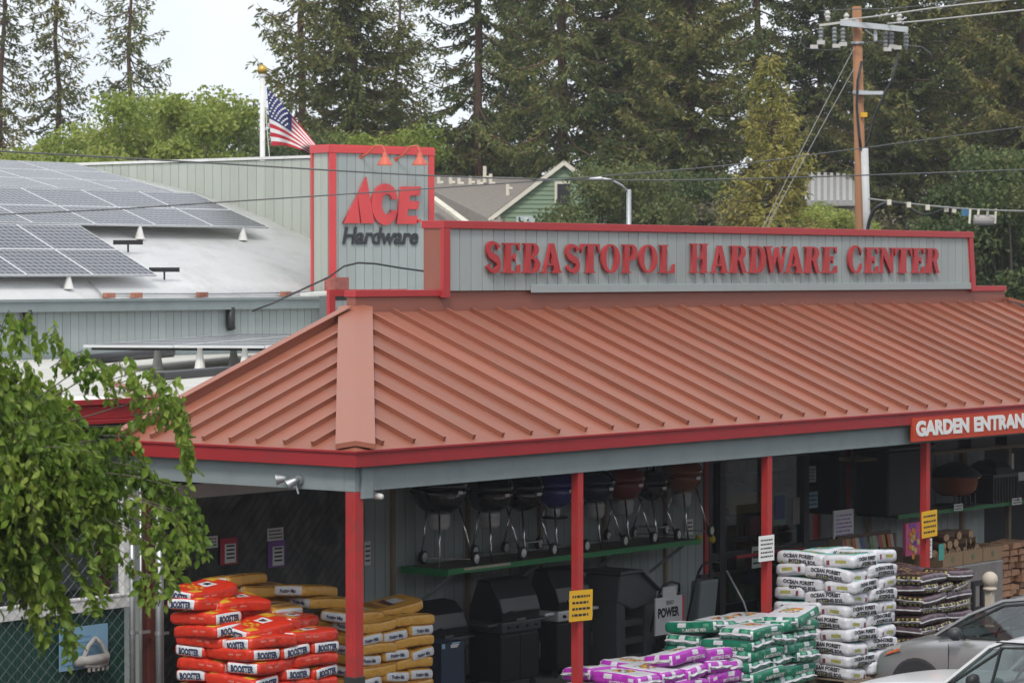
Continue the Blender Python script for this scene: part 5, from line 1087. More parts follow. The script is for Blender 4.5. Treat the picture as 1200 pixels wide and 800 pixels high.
defkind('red', .73, .485, .148, p_red, [('BOOSTER','x',.0,-.012,.10,.70,.005)], navy, False, 'lab')
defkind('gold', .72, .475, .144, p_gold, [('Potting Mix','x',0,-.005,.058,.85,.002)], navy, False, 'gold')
defkind('white', .735, .48, .174, p_white, [('OCEAN FOREST','y',.0,.025,.066,.98,.003),('POTTING SOIL','y',.06,-.045,.066,.95,.003)], blkp, False, 'wht')
defkind('green', .80, .525, .150, p_green, [('PLANTING MIX','y',.08,-.038,.058,.95,.002)], wprint, True, 'wht')
defkind('purple', .72, .48, .162, p_purple, [('POTTING SOIL','y',.1,-.04,.055,.95,.002)], wprint, True, 'wht')
defkind('brown', .72, .46, .150, p_brown, [('MULCH','x',0,.03,.045,1.0,.001)], blkp, True, 'mud')
# the side print of the red bags
mb_small = None
ORD = ['top','second','third','fourth','fifth','sixth','seventh','eighth','ninth','tenth','eleventh','twelfth','thirteenth']
vc = [0]
def bag(key, x, y, z, rz, label, group, tx=0, ty=0, fl=False):
    L, W_, T, ms = KINDS[key]; vc[0] += 1; me, pr = ms[(vc[0]*7+vc[0]//3) % 4]
    o = link('soil_bag', me, None, (x, y, z+T/2), (R(random.gauss(0,2.3)+tx), R(random.gauss(0,2.3)+ty), rz+R(random.gauss(0,3.2))+(math.pi if random.random() < .0 else 0)))
    tag(o, label, 'bag', group); p = link('print', pr, o); p['kind'] = 'stuff'; return o
def stack(key, x0, y0, z0, layers, lh, colour, where, group, pattern='five', flip0=0, drop=None):
    """near corner at (x0, y0); x right along the shop front, y away"""
    L, W_, T, _ = KINDS[key]; g = .98
    if pattern == 'pin': L, W_ = L*.965, W_*.955
    for k in range(layers):
        fromtop = layers-1-k; od = ORD[min(fromtop, 12)]; z = z0+k*lh; j = lambda: random.gauss(0, .012)
        if pattern == 'five':
            if (k+flip0) % 2 == 0:   # ends to the front: three ends, two long ones behind
                sp_ = [(x0+W_/2+i*W_*g, y0+L/2, R(90), ['left end','middle end','right end'][i]) for i in range(3)]+[(x0+L/2, y0+L+W_/2, 0, 'rear left')]
                if fromtop < 2: sp_.append((x0+1.5*L, y0+L+W_/2, 0, 'rear right'))
            else:
                sp_ = [(x0+L/2+i*L*g, y0+W_/2, 0, ['left side','right side'][i]) for i in range(2)]+[(x0+W_/2, y0+W_+L/2, R(90), 'rear left')]
                if fromtop < 2: sp_ += [(x0+1.5*W_, y0+W_+L/2, R(90), 'rear middle'), (x0+2.5*W_, y0+W_+L/2, R(90), 'rear right')]
        else:                        # pinwheel of four
            if (k+flip0) % 2 == 0: sp_ = [(x0+L/2, y0+W_/2, 0, 'front left'), (x0+L+W_/2, y0+L/2, R(90), 'front right'), (x0+W_/2, y0+W_+L/2, R(-90), 'rear left')]
            else: sp_ = [(x0+W_/2, y0+L/2, R(-90), 'front left'), (x0+W_+L/2, y0+W_/2, 0, 'front right'), (x0+L/2, y0+L+W_/2, R(180), 'rear left')]
            if fromtop < 2: sp_.append((x0+.83*(L+W_)-.08, y0+.83*(L+W_)-.05, 0, 'rear right'))
        for (x, y, rz, pos) in sp_:
            if drop and drop(fromtop, pos): continue
            bag(key, x+j(), y+j(), z+random.random()*.008, rz, '%s bag in %s layer of %s, %s' % (colour, od, where, pos), group)
def pallet(x, y, w_, d_, label):
    t = thing('pallet', label, 'pallet', (x, y, .03))
    for i in range(6): rel(t, 'plank', MB().box(i*(w_-.09)/5, i*(w_-.09)/5+.09, 0, d_, .1, .12), M['tan'])
    for i in range(3): rel(t, 'runner', MB().box(0, w_, i*(d_-.09)/2, i*(d_-.09)/2+.09, 0, .099), M['tan'])
# orange-red pile left of the corner post
g_ = 'red soil bags left of the corner post'
stack('red', -.42, 1.12, .16, 9, .132, 'red-orange', 'the pile left of corner post', g_, flip0=1)
for i, (x, y, z, rz, tx, ty, lab) in enumerate([(-.22,1.98,1.34,R(90),0,4,'red-orange bag above the main pile at its left rear edge'), (.30,2.0,1.34,0,3,-3,'red-orange bag above the main pile, middle rear'), (.85,1.75,1.34,R(12),5,3,'red-orange bag above the main pile, right rear, tilted'), (-.2,2.05,1.47,R(84),0,5,'red-orange bag two layers above the pile at left'), (.35,2.1,1.47,R(-8),6,4,'red-orange bag two layers above the pile, slumped middle'), (.12,1.55,1.345,R(-6),8,-3,'red-orange bag slumped over the front of the pile'), (-.14,2.15,1.60,R(4),3,2,'red-orange bag three layers above the pile at left'), (.22,2.0,1.60,R(-14),9,6,'red-orange bag lying askew near the top of the heap'), (-.1,2.2,1.73,R(-2),2,-2,'topmost red-orange bag with white end label facing left')]):
    bag('red', x, y, z, rz, lab, g_, tx, ty)
for k in range(0): bag('red', -.10, 2.66, .16+k*.145, 0 if k % 2 else R(90), 'red-orange bag in %s layer of the rear column beside the pole' % ORD[7-k], g_)
# yellow piles
g_ = 'golden soil bags around the corner post'
stack('gold', 1.68, 1.42, .16, 9, .13, 'golden', 'the pile right of corner post', g_, flip0=1)
bag('gold', 1.95, 1.75, 1.32, R(8), 'golden bag lying loose on top right of the corner post', g_, 2, 2); bag('gold', 2.75, 1.85, 1.325, R(-10), 'topmost golden bag at the right end of the pile', g_, 3, -3)
bag('gold', 1.9, 2.15, 1.45, R(-4), 'golden bag second from the top just right of the post', g_, 2, 4); bag('gold', 1.75, 2.3, 1.585, R(6), 'highest golden bag peeping out right of the corner post', g_, 0, 3)
for k in range(10):
    for i in range(2 if k < 8 else 2): bag('gold', .75+i*.74+.05*(k % 2), 2.86, .26+k*.132, 0, 'golden bag in %s layer of the rear row, %s' % (ORD[9-k], ['left','right'][i]), g_)
for i, (x, y, z, rz, lab) in enumerate([(.72,2.75,1.59,R(20),'golden bag leaning left on the rear heap above the red bags'), (1.3,2.7,1.60,R(-6),'golden bag on the rear heap left of the corner post'), (1.05,2.8,1.73,R(5),'highest golden bag left of the corner post'), (1.15,2.3,1.28,R(86),'golden bag leaning against the back of the red heap'), (1.1,2.2,1.14,R(92),'golden bag wedged between red heap and corner post'), (1.12,2.28,1.42,R(80),'golden bag tilted over the wedge behind the red heap')]): bag('gold', x, y, z, rz, lab, g_, random.gauss(0,3), random.gauss(0,3))
# purple, green, white, brown piles along the post line
stack('purple', 4.28, -.75, .17, 3, .15, 'purple and white', 'the low pile before second post', 'purple soil bags')
stack('purple', 4.28+1.45, -.75, .17, 3, .15, 'purple and white', 'the pile beside the green bags', 'purple soil bags', drop=lambda f, p: p in ('right end',))
bag('purple', 5.45, -.42, .64, R(3), 'topmost purple and white bag, tilted up on the pile', 'purple soil bags', -6, -5); bag('purple', 6.0, -.42, .60, R(-4), 'purple and white bag lying under the top one at right', 'purple soil bags', -3, -3)
stack('green', 6.45, -.86, .17, 6, .135, 'green and white', 'the planting mix pile', 'green planting mix bags')
bag('green', 7.75, -.6, .94, R(8), 'topmost green and white bag raised at the right front corner', 'green planting mix bags', -4, -8)
stack('white', 8.50, -1.02, .14, 10, .160, 'white', 'the tall square pile', 'white potting soil bags', pattern='pin', flip0=1)
stack('brown', 10.92, -.66, .17, 8, .138, 'dark brown', 'the pile behind the silver car', 'dark brown soil bags')
pallet(-.42, 1.12, 1.46, 1.22, 'wooden pallet under the red-orange bags'); pallet(1.68, 1.42, 1.43, 1.2, 'wooden pallet under the golden bags'); pallet(4.28, -.75, 1.43, 1.2, 'wooden pallet under the purple bags'); pallet(6.45, -.86, 1.55, 1.3, 'wooden pallet under the green bags'); pallet(8.5, -1.02, 1.16, 1.16, 'wooden pallet under the white bags'); pallet(10.92, -.66, 1.38, 1.18, 'wooden pallet under the dark brown bags')
# ================================================================== YARD FENCE AT LEFT
YF = 3.3
fx1 = onY(150, 700, YF).x; fx0 = fx1-9
fz = onY(150, 697, YF).z
fe = thing('yard_fence', 'chain-link yard fence with dark green slats and white timber rail', 'fence', (fx1, YF, 0))
boxmat('green_slat', (.012,.058,.044), rough=.6, var=.25, vs=5)
sl_ = MB()
for i in range(150): x_ = fx1-.05-i*.06; sl_.box(x_-.052, x_, YF+.01-.004*(i % 2), YF+.02, .05, fz-.1)
part('slats', sl_, M['green_slat'], fe, kind='stuff')
part('rail', MB().box(fx0, fx1+.02, YF-.04, YF+.06, fz-.13, fz-.0).box(fx0, fx1+.02, YF-.05, YF+.05, fz+.001, fz+.03), M['white'], fe, bevel=.006)
part('jamb', MB().box(onY(143.5,640,YF).x, fx1+.02, YF-.02, YF+.07, fz+.031, 2.95), M['white'], fe, bevel=.006)
wm = MB()
ftop = 2.9
for i in range(-20, 70):
    for sg in (1,):
        x0_ = fx0+i*.17; z0_, z1_ = .05, ftop; xa, xb = x0_, x0_+(z1_-z0_)*1.15
        if xb < fx0 or xa > fx1: continue
        za, zb = z0_, z1_
        if xa < fx0: za += (fx0-xa)/1.15; xa = fx0
        if xb > fx1: zb -= (xb-fx1)/1.15; xb = fx1
        wm.bar((xa,YF-.055,za), (xb,YF-.055,zb), .0035, .0035, up=(0,1,0))
for i in range(-20, 70):
    x0_ = fx0+i*.17; xa, xb = x0_, x0_+(ftop-.05)*1.15; za, zb = ftop, .05
    if xb < fx0 or xa > fx1: continue
    if xa < fx0: za -= (fx0-xa)/1.15; xa = fx0
    if xb > fx1: zb += (xb-fx1)/1.15; xb = fx1
    wm.bar((xa,YF-.058,za), (xb,YF-.058,zb), .0025, .0025, up=(0,1,0))
part('chain_link', wm, boxmat('fence_wire', (.22,.25,.25), rough=.5), fe, kind='stuff')
def gpole(px_, r, zt2, Yp, lab, m=M['metal']):
    p_ = onY(px_, 700, Yp); t = thing('gate_post', lab, 'post', (p_.x, Yp, 0)); rel(t, 'tube', MB().tube([(0,0,0),(0,0,zt2)], r, 12), m, True); rel(t, 'cap', MB().lathe([(r+.008,zt2-.03),(r+.008,zt2),(r*.6,zt2+.03),(.005,zt2+.04)], n=12), m, True)
    for z_ in (.5, 1.25, 1.9): rel(t, 'band', MB().lathe([(r+.006,z_),(r+.006,z_+.04)], n=12).box(-.01,.14,-.015,.015,z_,z_+.03), m)
    return t
gpole(155, .035, 2.95, YF-.06, 'grey gate post at the end of the green slatted fence'); gpole(165, .018, 2.9, YF-.1, 'thin grey gate tube between the fence post and brown post'); gpole(187, .05, 2.92, 2.95, 'thick galvanised post in front of the red bags')
solo('brown_post', MB().box(-.055, .055, -.055, .055, 0, 3.0), boxmat('brown_paint', (.13,.035,.028), rough=.6, dirt=(.07,.03,.03), dsc=4), 'square brown-red timber post between the galvanised posts', 'post', bevel=.006).location = onZ(174, 900, 0)*0+Vector((onY(174,700,YF).x, YF, 0))
solo('loose_wire', MB().tube([onY(178,600,YF-.1), onY(176,645,YF-.1), onY(168,680,YF-.1), onY(165,700,YF-.1)], .009, 5), M['black'], 'thin black wire hanging across the brown post', 'wire')
a_ = onY(98, 758, YF-.07)
bs = thing('blue_sign', 'light blue notice board with faded lines on the green fence', 'sign', (a_.x, YF-.07, a_.z))
rel(bs, 'board', MB().obox((0,0,0), (.37,0,.0), (0,.008,0), (0,0,.24)), boxmat('sign_blue', (.20,.36,.50), rough=.5, dirt=(.18,.3,.42), dsc=6))
mb = MB()
for i in range(6): mb.box(-.34, .1+.05*(i % 3), -.012, -.009, .12-.06*i, .128-.06*i)
o = rel(bs, 'print', mb, boxmat('faded_blue_ink', (.12,.26,.42))); o['kind'] = 'stuff'
hr = thing('hose_coil', 'grey triangular hose loop hanging on the blue notice board', 'hose', onY(110, 764, YF-.14))
boxmat('hose_grey', (.30,.29,.27), rough=.7, var=.2, vs=12)
pts = [(0.02,0,.16),(.10,0,.10),(.2,-.02,-.05),(.17,-.03,-.13),(.02,-.04,-.16),(-.16,-.02,-.13),(-.17,0,-.06),(-.08,0,.08),(0.02,0,.16)]
rel(hr, 'loop', MB().tube(pts, .028, 8), M['hose_grey'], True); rel(hr, 'pipe', MB().tube([(-.28,.02,-.08),(-.05,-.02,-.085),(.14,-.05,-.07)], .06, 10), M['hose_grey'], True)
for i in range(5): rel(hr, 'cleat', MB().obox((-.12+i*.07,-.05,-.185), (.012,0,0), (0,.012,0), (0,0,.02)), M['hose_grey'])
# dim wall and window behind the fence
part('window', MB().box(onY(20,640,5.55).x, onY(137,640,5.55).x, 5.54, 5.595, 1.5, 2.5), M['groove'], awn)
part('brown_panel', MB().box(onY(115,640,5.5).x, onY(126,640,5.5).x, 5.45, 5.535, .3, 2.2), M['brown_paint'], awn)
# ================================================================== FOREGROUND TREE
rg = np.random.default_rng(5)
lfm = leafmat('spring_tree_leaves', [(.06,.11,.018),(.125,.22,.03),(.21,.32,.045),(.30,.38,.07)], .45, rough=.42, vs=2.2, rnd=.35)
def leafmesh(k):
    n = 5; V = []; Fs = []; L = .047+.008*k; w_ = .017+.0025*k
    for i in range(n+1):
        s_ = i/n; ww = w_*math.sin(math.pi*min(1, s_*.96+.04))**.8*(1-.35*s_); zz = -.022*s_*s_+.004*math.sin(6*s_+k)
        V += [(-ww, s_*L, zz+.008), (0, s_*L, zz), (ww, s_*L, zz+.008)]
    for i in range(n):
        for j in range(2): Fs.append((i*3+j, i*3+j+1, i*3+j+4, i*3+j+3))
    return np.array(V), np.array(Fs)
LM = [leafmesh(k) for k in range(4)]
ctr = at(-48, 528, 20.6); e1 = np.array([RX[0], RX[1], 0]); e2 = np.array([AX[0], AX[1], 0])
tb = at(-130, 400, 21.2); tb.z = 0
tree = thing('foreground_tree', 'leafy green tree with drooping sprays hanging in at the left', 'tree', tb)
tk = MB(); tw = MB(); lp_, ld_, = [], []
trunk_top = Vector((ctr.x, ctr.y, ctr.z-.3))-Vector(e1)*.4
part('trunk', MB().tube([tb, tb.lerp(trunk_top, .5)+Vector((.08,.05,0)), trunk_top], [.13,.1,.07], 10), grey_bark, tree, smooth=True)
C0 = np.array(ctr)
ends = []
for i in range(720):
    v = rg.normal(size=3); v /= np.linalg.norm(v); rr_ = .35+.65*rg.random()**.45
    x_, y_, z_ = v[0]*1.14*rr_, v[1]*1.05*rr_, v[2]*.80*rr_
    if z_ > 0: z_ *= 1-.5*max(0, x_/1.22)
    if x_ > .72: z_ = min(z_, .02)
    ends.append(C0+e1*x_+e2*y_+np.array([0,0,z_]))
extra = [((150,432),.30),((178,440),.35),((196,452),.3),((206,470),.42),((210,485),.42),((203,495),.35),((214,575),.38),((222,592),.36),((196,575),.4),((186,620),.42),((172,640),.4),((66,700),.42),((72,712),.3),((38,690),.40),((28,675),.35),((100,690),.2),((105,655),.3),((176,560),.4),((160,520),.35),((140,505),.35),((30,372),.25),((8,372),.2),((60,392),.22),((95,418),.25),((120,430),.25),((205,600),.3),((190,640),.25),((150,660),.25),((55,660),.4)]
for (px_, py_), ln in extra:
    for _ in range(2): ends.append(np.array(at(px_+rg.normal()*4, py_+rg.normal()*4, 20.2+rg.normal()*.18)))
nE = 720
hub = np.array(trunk_top)
for i, e in enumerate(ends):
    hang = (.25+.35*rg.random()) if i < nE else extra[(i-nE)//2][1]
    mid = hub*.35+e*.65+np.array([0,0,.16]); top_ = e+np.array([0,0,.04])
    dirn = (e-hub); dirn[2] = 0; dirn /= np.linalg.norm(dirn)+1e-6
    p1 = e+dirn*.06+np.array([0,0,-hang*.4]); p2 = e+dirn*.09+np.array([0,0,-hang])
    if i < nE: tw.tube(([tuple(hub), tuple(hub*.6+mid*.4)] if i % 14 == 0 else [])+[tuple(mid*.5+top_*.5), tuple(top_), tuple(p1), tuple(p2)], ([.014,.009] if i % 14 == 0 else [])+[.003,.002,.0015,.001], 4, cap=False)
    else:
        inn = top_*.8+C0*.2; tw.tube(([tuple(C0*.6+top_*.4)] if i % 6 == 0 else [])+[tuple(inn+np.array([0,0,.03])), tuple(top_), tuple(p1), tuple(p2)], ([.006] if i % 6 == 0 else [])+[.004,.003,.002,.001], 4, cap=False)
    m = int(14+hang*54)
    for k in range(m):
        s_ = (k+rg.random())/m
        p = (mid*(1-s_*3)+top_*s_*3) if (s_ < .33 and i < nE) else (top_*(1-(s_-.33)/.3)+p1*(s_-.33)/.3 if s_ < .63 else p1*(1-(s_-.63)/.37)+p2*(s_-.63)/.37)
        if i >= nE and s_ < .33: p = inn*(1-s_*3)+top_*s_*3
        d = rg.normal(size=3)*.55+dirn*.2+np.array([0,0,-.75]); lp_.append(p+rg.normal(size=3)*.012); ld_.append(d/np.linalg.norm(d))
o = part('limbs', tw, grey_bark, tree.children[0], kind='stuff')
lp_ = np.array(lp_); ld_ = np.array(ld_); camv = np.array([CX, CY, H])
order = np.argsort(np.linalg.norm(lp_-camv, axis=1)-.0)
def leafrot(d, roll):
    y = Vector(d); z = Vector((0,0,1)) if abs(y.z) < .9 else Vector(-e2); x = y.cross(z).normalized(); z = x.cross(y); q = Matrix((x, y, z)).transposed()
    return q @ Matrix.Rotation(roll, 3, 'Y')
lobj = [fast_mesh('leaf', V, Fq, lfm, smooth=True) for V, Fq in LM]
SV, SF = [], []; cnt = 0; off = 0; picked = 0; T0_ = np.array(tb)
for idx_ in order:
    px_, py_, _ = pj(lp_[idx_]); roll = rg.normal()*.9; k = int(rg.integers(4)); sc = .65+.75*rg.random(); q = leafrot(ld_[idx_], roll)
    if picked < 300 and 0 < px_ < 240 and 355 < py_ < 760 and rg.random() < .5:
        ob = link('leaf', lobj[k], tree, Vector(lp_[idx_]-T0_)); ob.rotation_euler = q.to_euler(); ob.scale = (sc,)*3; picked += 1
    else:
        V, Fq = LM[k]; SV.append(V*sc @ np.array(q).T+lp_[idx_]-T0_); SF.append(Fq+off); off += len(V)
o = link('leaves', fast_mesh('leaves', np.concatenate(SV), np.concatenate(SF), lfm, smooth=True), tree); o['kind'] = 'stuff'
# ================================================================== RIGHT OF THE DOOR: shelf, fire pits, racks, firewood
gz_ = onY(1130, 594, 2.7).z
gs = thing('display_shelf', 'green-edged shelf with fire bowls right of the shop door', 'shelf', (16.4, 2.7, gz_))
xl = onY(1052, 600, 2.7).x
part('shelf_board', MB().box(xl, 21.5, 2.71, YW-.1, gz_-.05, gz_), M['shelf_top'], gs); part('edge_strip', MB().box(xl, 21.5, 2.685, 2.709, gz_-.06, gz_+.006), M['green_edge'], gs)
uz = onY(1100, 529, 2.9).z
us = thing('display_shelf', 'bare upper shelf edge running above the fire bowls', 'shelf', (16.4, 2.9, uz)); part('shelf_board', MB().box(onY(1012,535,2.9).x, 21.5, 2.9, YW-.1, uz-.05, uz), M['tan'], us)
for i in range(4): rel(thing('carton', ['dark carton on the upper shelf, leftmost', 'dark carton second on the upper shelf', 'dark carton third on the upper shelf', 'dark carton at the right of the upper shelf'][i], 'carton', (16.6+i*1.2, 3.1, uz), 'cartons on the upper shelf'), 'box', MB().box(-.4,.4,-.15,.2,0,.28+.05*(i % 2)), boxmat('carton_dark%d' % i, (.03+.01*i,.03,.03)))
xa, xb = onY(1021, 570, 3.0).x, onY(1074, 570, 3.0).x
ck = thing('fire_pit_cover', 'large boxy black covered fire pit left of the fourth post', 'fire pit', ((xa+xb)/2, 3.0, gz_))
rel(ck, 'cover', MB().box(-(xb-xa)/2, (xb-xa)/2, -.3, .3, -.02, 1.0), M['panel_black'], bevel=.04); rel(ck, 'top', MB().box(-(xb-xa)/2-.04, (xb-xa)/2+.04, -.33, .33, 1.001, 1.06), M['grill_black'], bevel=.02)
p_ = onY(1119, 592, 2.95); fb = thing('fire_bowl', 'copper brown fire bowl with dark domed lid on the green-edged shelf', 'fire pit', (p_.x, 2.95, gz_))
rel(fb, 'bowl', MB().lathe([(.05,.16),(.25,.18),(.36,.28),(.40,.46),(.42,.47),(.40,.48)], n=24), enc, True); rel(fb, 'lid', MB().lathe([(.43,.485),(.42,.52),(.3,.62),(.12,.70),(.02,.72)], n=24), boxmat('mesh_black', (.02,.02,.02), rough=.7), True)
for k in range(5): rel(fb, 'leg', MB().box(-.34+k*.16,-.31+k*.16,-.2,-.17,0,.2), M['black'])
rel(fb, 'base_ring', MB().lathe([(.32,.0),(.34,.02),(.32,.03)], n=20), M['black'])
p_ = onY(1160, 588, 2.95); fp2 = thing('fire_pit', 'black fire pit with barred sides on the green-edged shelf', 'fire pit', (p_.x, 2.95, gz_)); 
rel(fp2, 'rim', MB().box(-.42,.42,-.3,.3,.42,.47), M['black']); rel(fp2, 'lid', MB().lathe([(.40,.472),(.36,.58),(.2,.68),(.02,.7)], n=4), M['mesh_black'])
for k in range(9): rel(fp2, 'bar', MB().box(-.40+k*.096,-.37+k*.096,-.29,-.27,0,.42), M['black'])
for sx_ in (-.42,.40): rel(fp2, 'bar', MB().box(sx_,sx_+.02,-.3,.3,0,.419), M['black'])
sheet('price_card', 'white price tag on the green shelf edge below the fire bowl', 'price card', 1118, 590, 1128, 598, 2.66, M['paper'], 2); sheet('price_card', 'white price tag on the green shelf edge at far right', 'price card', 1186, 583, 1197, 591, 2.66, M['paper'], 2)
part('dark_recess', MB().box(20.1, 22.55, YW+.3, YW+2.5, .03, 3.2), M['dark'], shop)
for i, (x0_, y0_, x1_, y1_) in enumerate(((1183,531,1188,550),(1192,519,1200,524),(1192,553,1200,563))): sheet('notice', ['narrow pale strip in the dark opening at far right', 'small pale tag high in the dark opening at far right', 'small pale tag low in the dark opening at far right'][i], 'notice', x0_, y0_, x1_, y1_, YW+.25, M['paper'])
# seed rack by the door
sr = thing('seed_rack', 'wire rack of colourful seed packets behind the white bags', 'rack', (onY(1010,640,2.3).x, 2.3, .03))
for z_ in (.7, .95, 1.2): rel(sr, 'shelf', MB().box(-.7, .8, -.12, .12, z_-.02, z_), M['tan'])
for k, (zb_) in enumerate((.7, .95, 1.2)):
    for i in range(12):
        w_ = .1; x_ = -.68+i*.125; rel(sr, 'packet', MB().obox((x_+.05, -.1+.02*(i % 2), zb_+.11), (.048,0,0), (0,.006,.002), (0,.02,.10)), gm[(i*5+k*3) % 8])
for s_ in (-.72, .8): rel(sr, 'upright', MB().box(s_-.02, s_+.02, -.12, .12, 0, 1.42), M['tan'])
rel(sr, 'top_rail', MB().box(-.72, .8, -.02, .02, 1.40, 1.46), boxmat('dark_wood', (.09,.055,.035)))
fs_ = sheet('flower_poster', 'white panel with dark flower specks beside the shop door', 'panel', 976, 597, 999, 637, 2.6, boxmat('panel_white', (.66,.64,.66)), 7, M['violet'], .02)
fl_ = sheet('floral_bag', 'pink and orange flowered bag hanging below the fourth post note', 'bag', 1058, 612, 1076, 650, 1.2, boxmat('pink_bag', (.55,.10,.22)), 0, None, .05)
w2 = .22
mb = [MB(), MB(), MB()]
for i in range(16):
    a_ = i*2.4; r_ = .02*i**.75; mb[i % 3].lathe([(.045,0),(.04,.006)], (r_*math.cos(a_)*.9, -.055-.001*(i % 3), r_*math.sin(a_)*1.7), (0,-1,0), 8)
for q, m_ in zip(mb, (M['orng'] if 'orng' in M else boxmat('orng', (.65,.25,.03)), boxmat('pale_yel', (.65,.5,.15)), M['violet'])): o = link('flowers', q.mesh('flowers', m_), fl_); o['kind'] = 'stuff'
sheet('notice', 'white printed card above the dark brown bags', 'notice', 1078, 631, 1092, 654, .3, M['paper'], 5); sheet('notice', 'narrow teal-edged card right of the white printed card', 'notice', 1100, 637, 1106, 656, .3, M['teal_card'] if 'teal_card' in M else boxmat('teal_card', (.06,.3,.25)), 0)
part('open_crate', MB().box(0,.01,0,.01,0,.01), M['tan'], sr) if False else None
cr_ = thing('wooden_crate', 'small open wooden crate frame behind the flowered bag', 'crate', (onY(1052,640,1.6).x, 1.6, .03))
for s_ in (-.2, .2): rel(cr_, 'side', MB().box(s_-.015, s_+.015, -.2, .2, 0, 1.25), M['tan'])
rel(cr_, 'top', MB().box(-.22, .22, -.2, .2, 1.251, 1.28), M['tan'])
# firewood in cartons, bricks, wrapped pallet
boxmat('cardboard', (.36,.24,.14), rough=.85, var=.1); boxmat('log_bark', (.14,.085,.055), rough=.9, var=.35, vs=9); boxmat('log_end', (.42,.27,.15), rough=.85, var=.2, vs=12)
wx0, wx1 = onY(1106, 680, .9).x, onY(1176, 680, .9).x
wp = thing('wrapped_pallet', 'shrink-wrapped grey pallet carrying the firewood cartons', 'pallet load', (wx0, .9, .03)); ztp = onY(1140, 660, .9).z-.03
rel(wp, 'wrap', MB().box(0, wx1-wx0, 0, 1.1, .1, ztp), boxmat('shrink_wrap', (.26,.24,.23), rough=.35, var=.2, vs=5, bump=.5, bs=14), bevel=.03); rel(wp, 'deck', MB().box(-.02, wx1-wx0+.02, 0, 1.1, 0, .099), M['tan'])
k_ = 0
for i in range(3):
    w_ = (wx1-wx0)/3; bxx = thing('firewood_carton', ['left notched cardboard carton of firewood on the wrapped pallet', 'middle notched cardboard carton of firewood on the wrapped pallet', 'right notched cardboard carton of firewood on the wrapped pallet'][i], 'carton', (wx0+i*w_, .92, .03+ztp+.003), 'firewood cartons')
    rel(bxx, 'front', MB().box(.01, w_-.01, 0, .015, 0, .20), M['cardboard']); rel(bxx, 'side', MB().box(.01, .025, .016, .5, 0, .20), M['cardboard']); rel(bxx, 'side', MB().box(w_-.025, w_-.01, .016, .5, 0, .20), M['cardboard']); rel(bxx, 'back', MB().box(.026, w_-.026, .485, .5, 0, .20), M['cardboard'])
    nt_ = MB()
    for q in range(7): nt_.box(.012+q*(w_-.03)/7, .012+q*(w_-.03)/7+.035, .001, .014, .2, .225)
    rel(bxx, 'notches', nt_, M['cardboard'])['kind'] = 'stuff'
    rel(bxx, 'emblem', MB().lathe([(.05,0),(.045,.003)], (w_*.5,-.001,.1), (0,-1,0), 10), boxmat('emblem_green', (.16,.2,.1)))
for i in range(22):
    row = 0 if i < 9 else (1 if i < 16 else 2); q = i-(0, 9, 16)[row]; xx = wx0+.07+q*.15+row*.08; r_ = .055+.02*random.random(); zz_ = .03+ztp+.2+row*.11+random.random()*.02
    lg_ = tag(link('firewood_log', None), ['', ''][0] or 'firewood log %s in the %s row heaped above the cartons' % (['at the left end','second from left','third from left','fourth from left','fifth from left','sixth from left','seventh from left','eighth from left','at the right end'][q], ['bottom','middle','top'][row]), 'log', 'firewood logs')
    lg_.location = (xx, 1.15+random.random()*.1, zz_); lg_.rotation_euler = (0, random.random()*3, random.gauss(0, .35))
    rel(lg_, 'bark', MB().tube([(0,-.2,0),(0,.22,0)], [r_, r_*.9], 7), M['log_bark']); rel(lg_, 'cut_end', MB().lathe([(r_*.9,0),(r_*.86,.006)], (0,-.2,0), (0,-1,0), 7), M['log_end'])
bx0 = onY(1172, 660, 1.0).x
bd = boxmat('split_wood', (.40,.22,.13), rough=.85, var=.25, vs=8, rnd=.2); split_me = [MB().prism([(0,0,0),(.26,0,.0),(.25,0,.075),(.02,0,.09)], (0,.4,0)).mesh('split', bd), MB().prism([(0,0,0),(.23,0,.01),(.20,0,.09),(.03,0,.085)], (0,.42,0)).mesh('split', bd)]
for r_ in range(12):
    for c_ in range(4):
        o = link('firewood_billet', split_me[(r_+c_) % 2], None, (bx0+c_*.29+.05*(r_ % 2)+random.gauss(0,.015), 1.0+random.gauss(0,.03), .03+r_*.103), (0, R(random.gauss(0,3)), R(random.gauss(0,5))))
        tag(o, 'split firewood billet, %s row from the top of the right stack, %s' % (ORD[11-r_], ['first from left','second from left','third from left','fourth from left'][c_]), 'firewood', 'split firewood stacked at the right edge')
pp = onY(1160, 690, -.3); pf_ = thing('ball_post', 'pale post with round ball finial in front of the wrapped pallet', 'post', (pp.x, -.3, .03)); zb2 = onY(1160, 681, -.3).z
rel(pf_, 'shaft', MB().box(-.05,.05,-.05,.05,0,zb2-.16), boxmat('pale_stone', (.55,.48,.40), rough=.7)); rel(pf_, 'collar', MB().lathe([(.06,-.16),(.10,-.15),(.10,-.12),(.06,-.1)], (0,0,zb2), n=16), M['pale_stone'], True); rel(pf_, 'ball', MB().lathe([(.02,-.1)]+[(.115*math.sin(R(a)), -.115*math.cos(R(a))) for a in range(20, 180, 14)]+[(.01,.115)], (0,0,zb2), n=18), M['pale_stone'], True)
p_ = onY(1146, 700, .0); hf = thing('hand_truck', 'black tubular hand truck frame beside the brown bags', 'hand truck', (p_.x, .0, .03)); hz_ = onY(1146, 680, 0).z-.03
for s_ in (-.14, .12): rel(hf, 'upright', MB().box(s_-.03, s_+.03, -.03, .03, 0, hz_), M['black'], bevel=.01)
rel(hf, 'crossbar', MB().box(-.109, .089, -.03, .03, hz_-.07, hz_-.001), M['black']); rel(hf, 'crossbar', MB().box(-.109, .089, -.03, .03, .5, .56), M['black']); rel(hf, 'toe_plate', MB().box(-.2,.18,-.25,-.031,0,.02), M['black'])
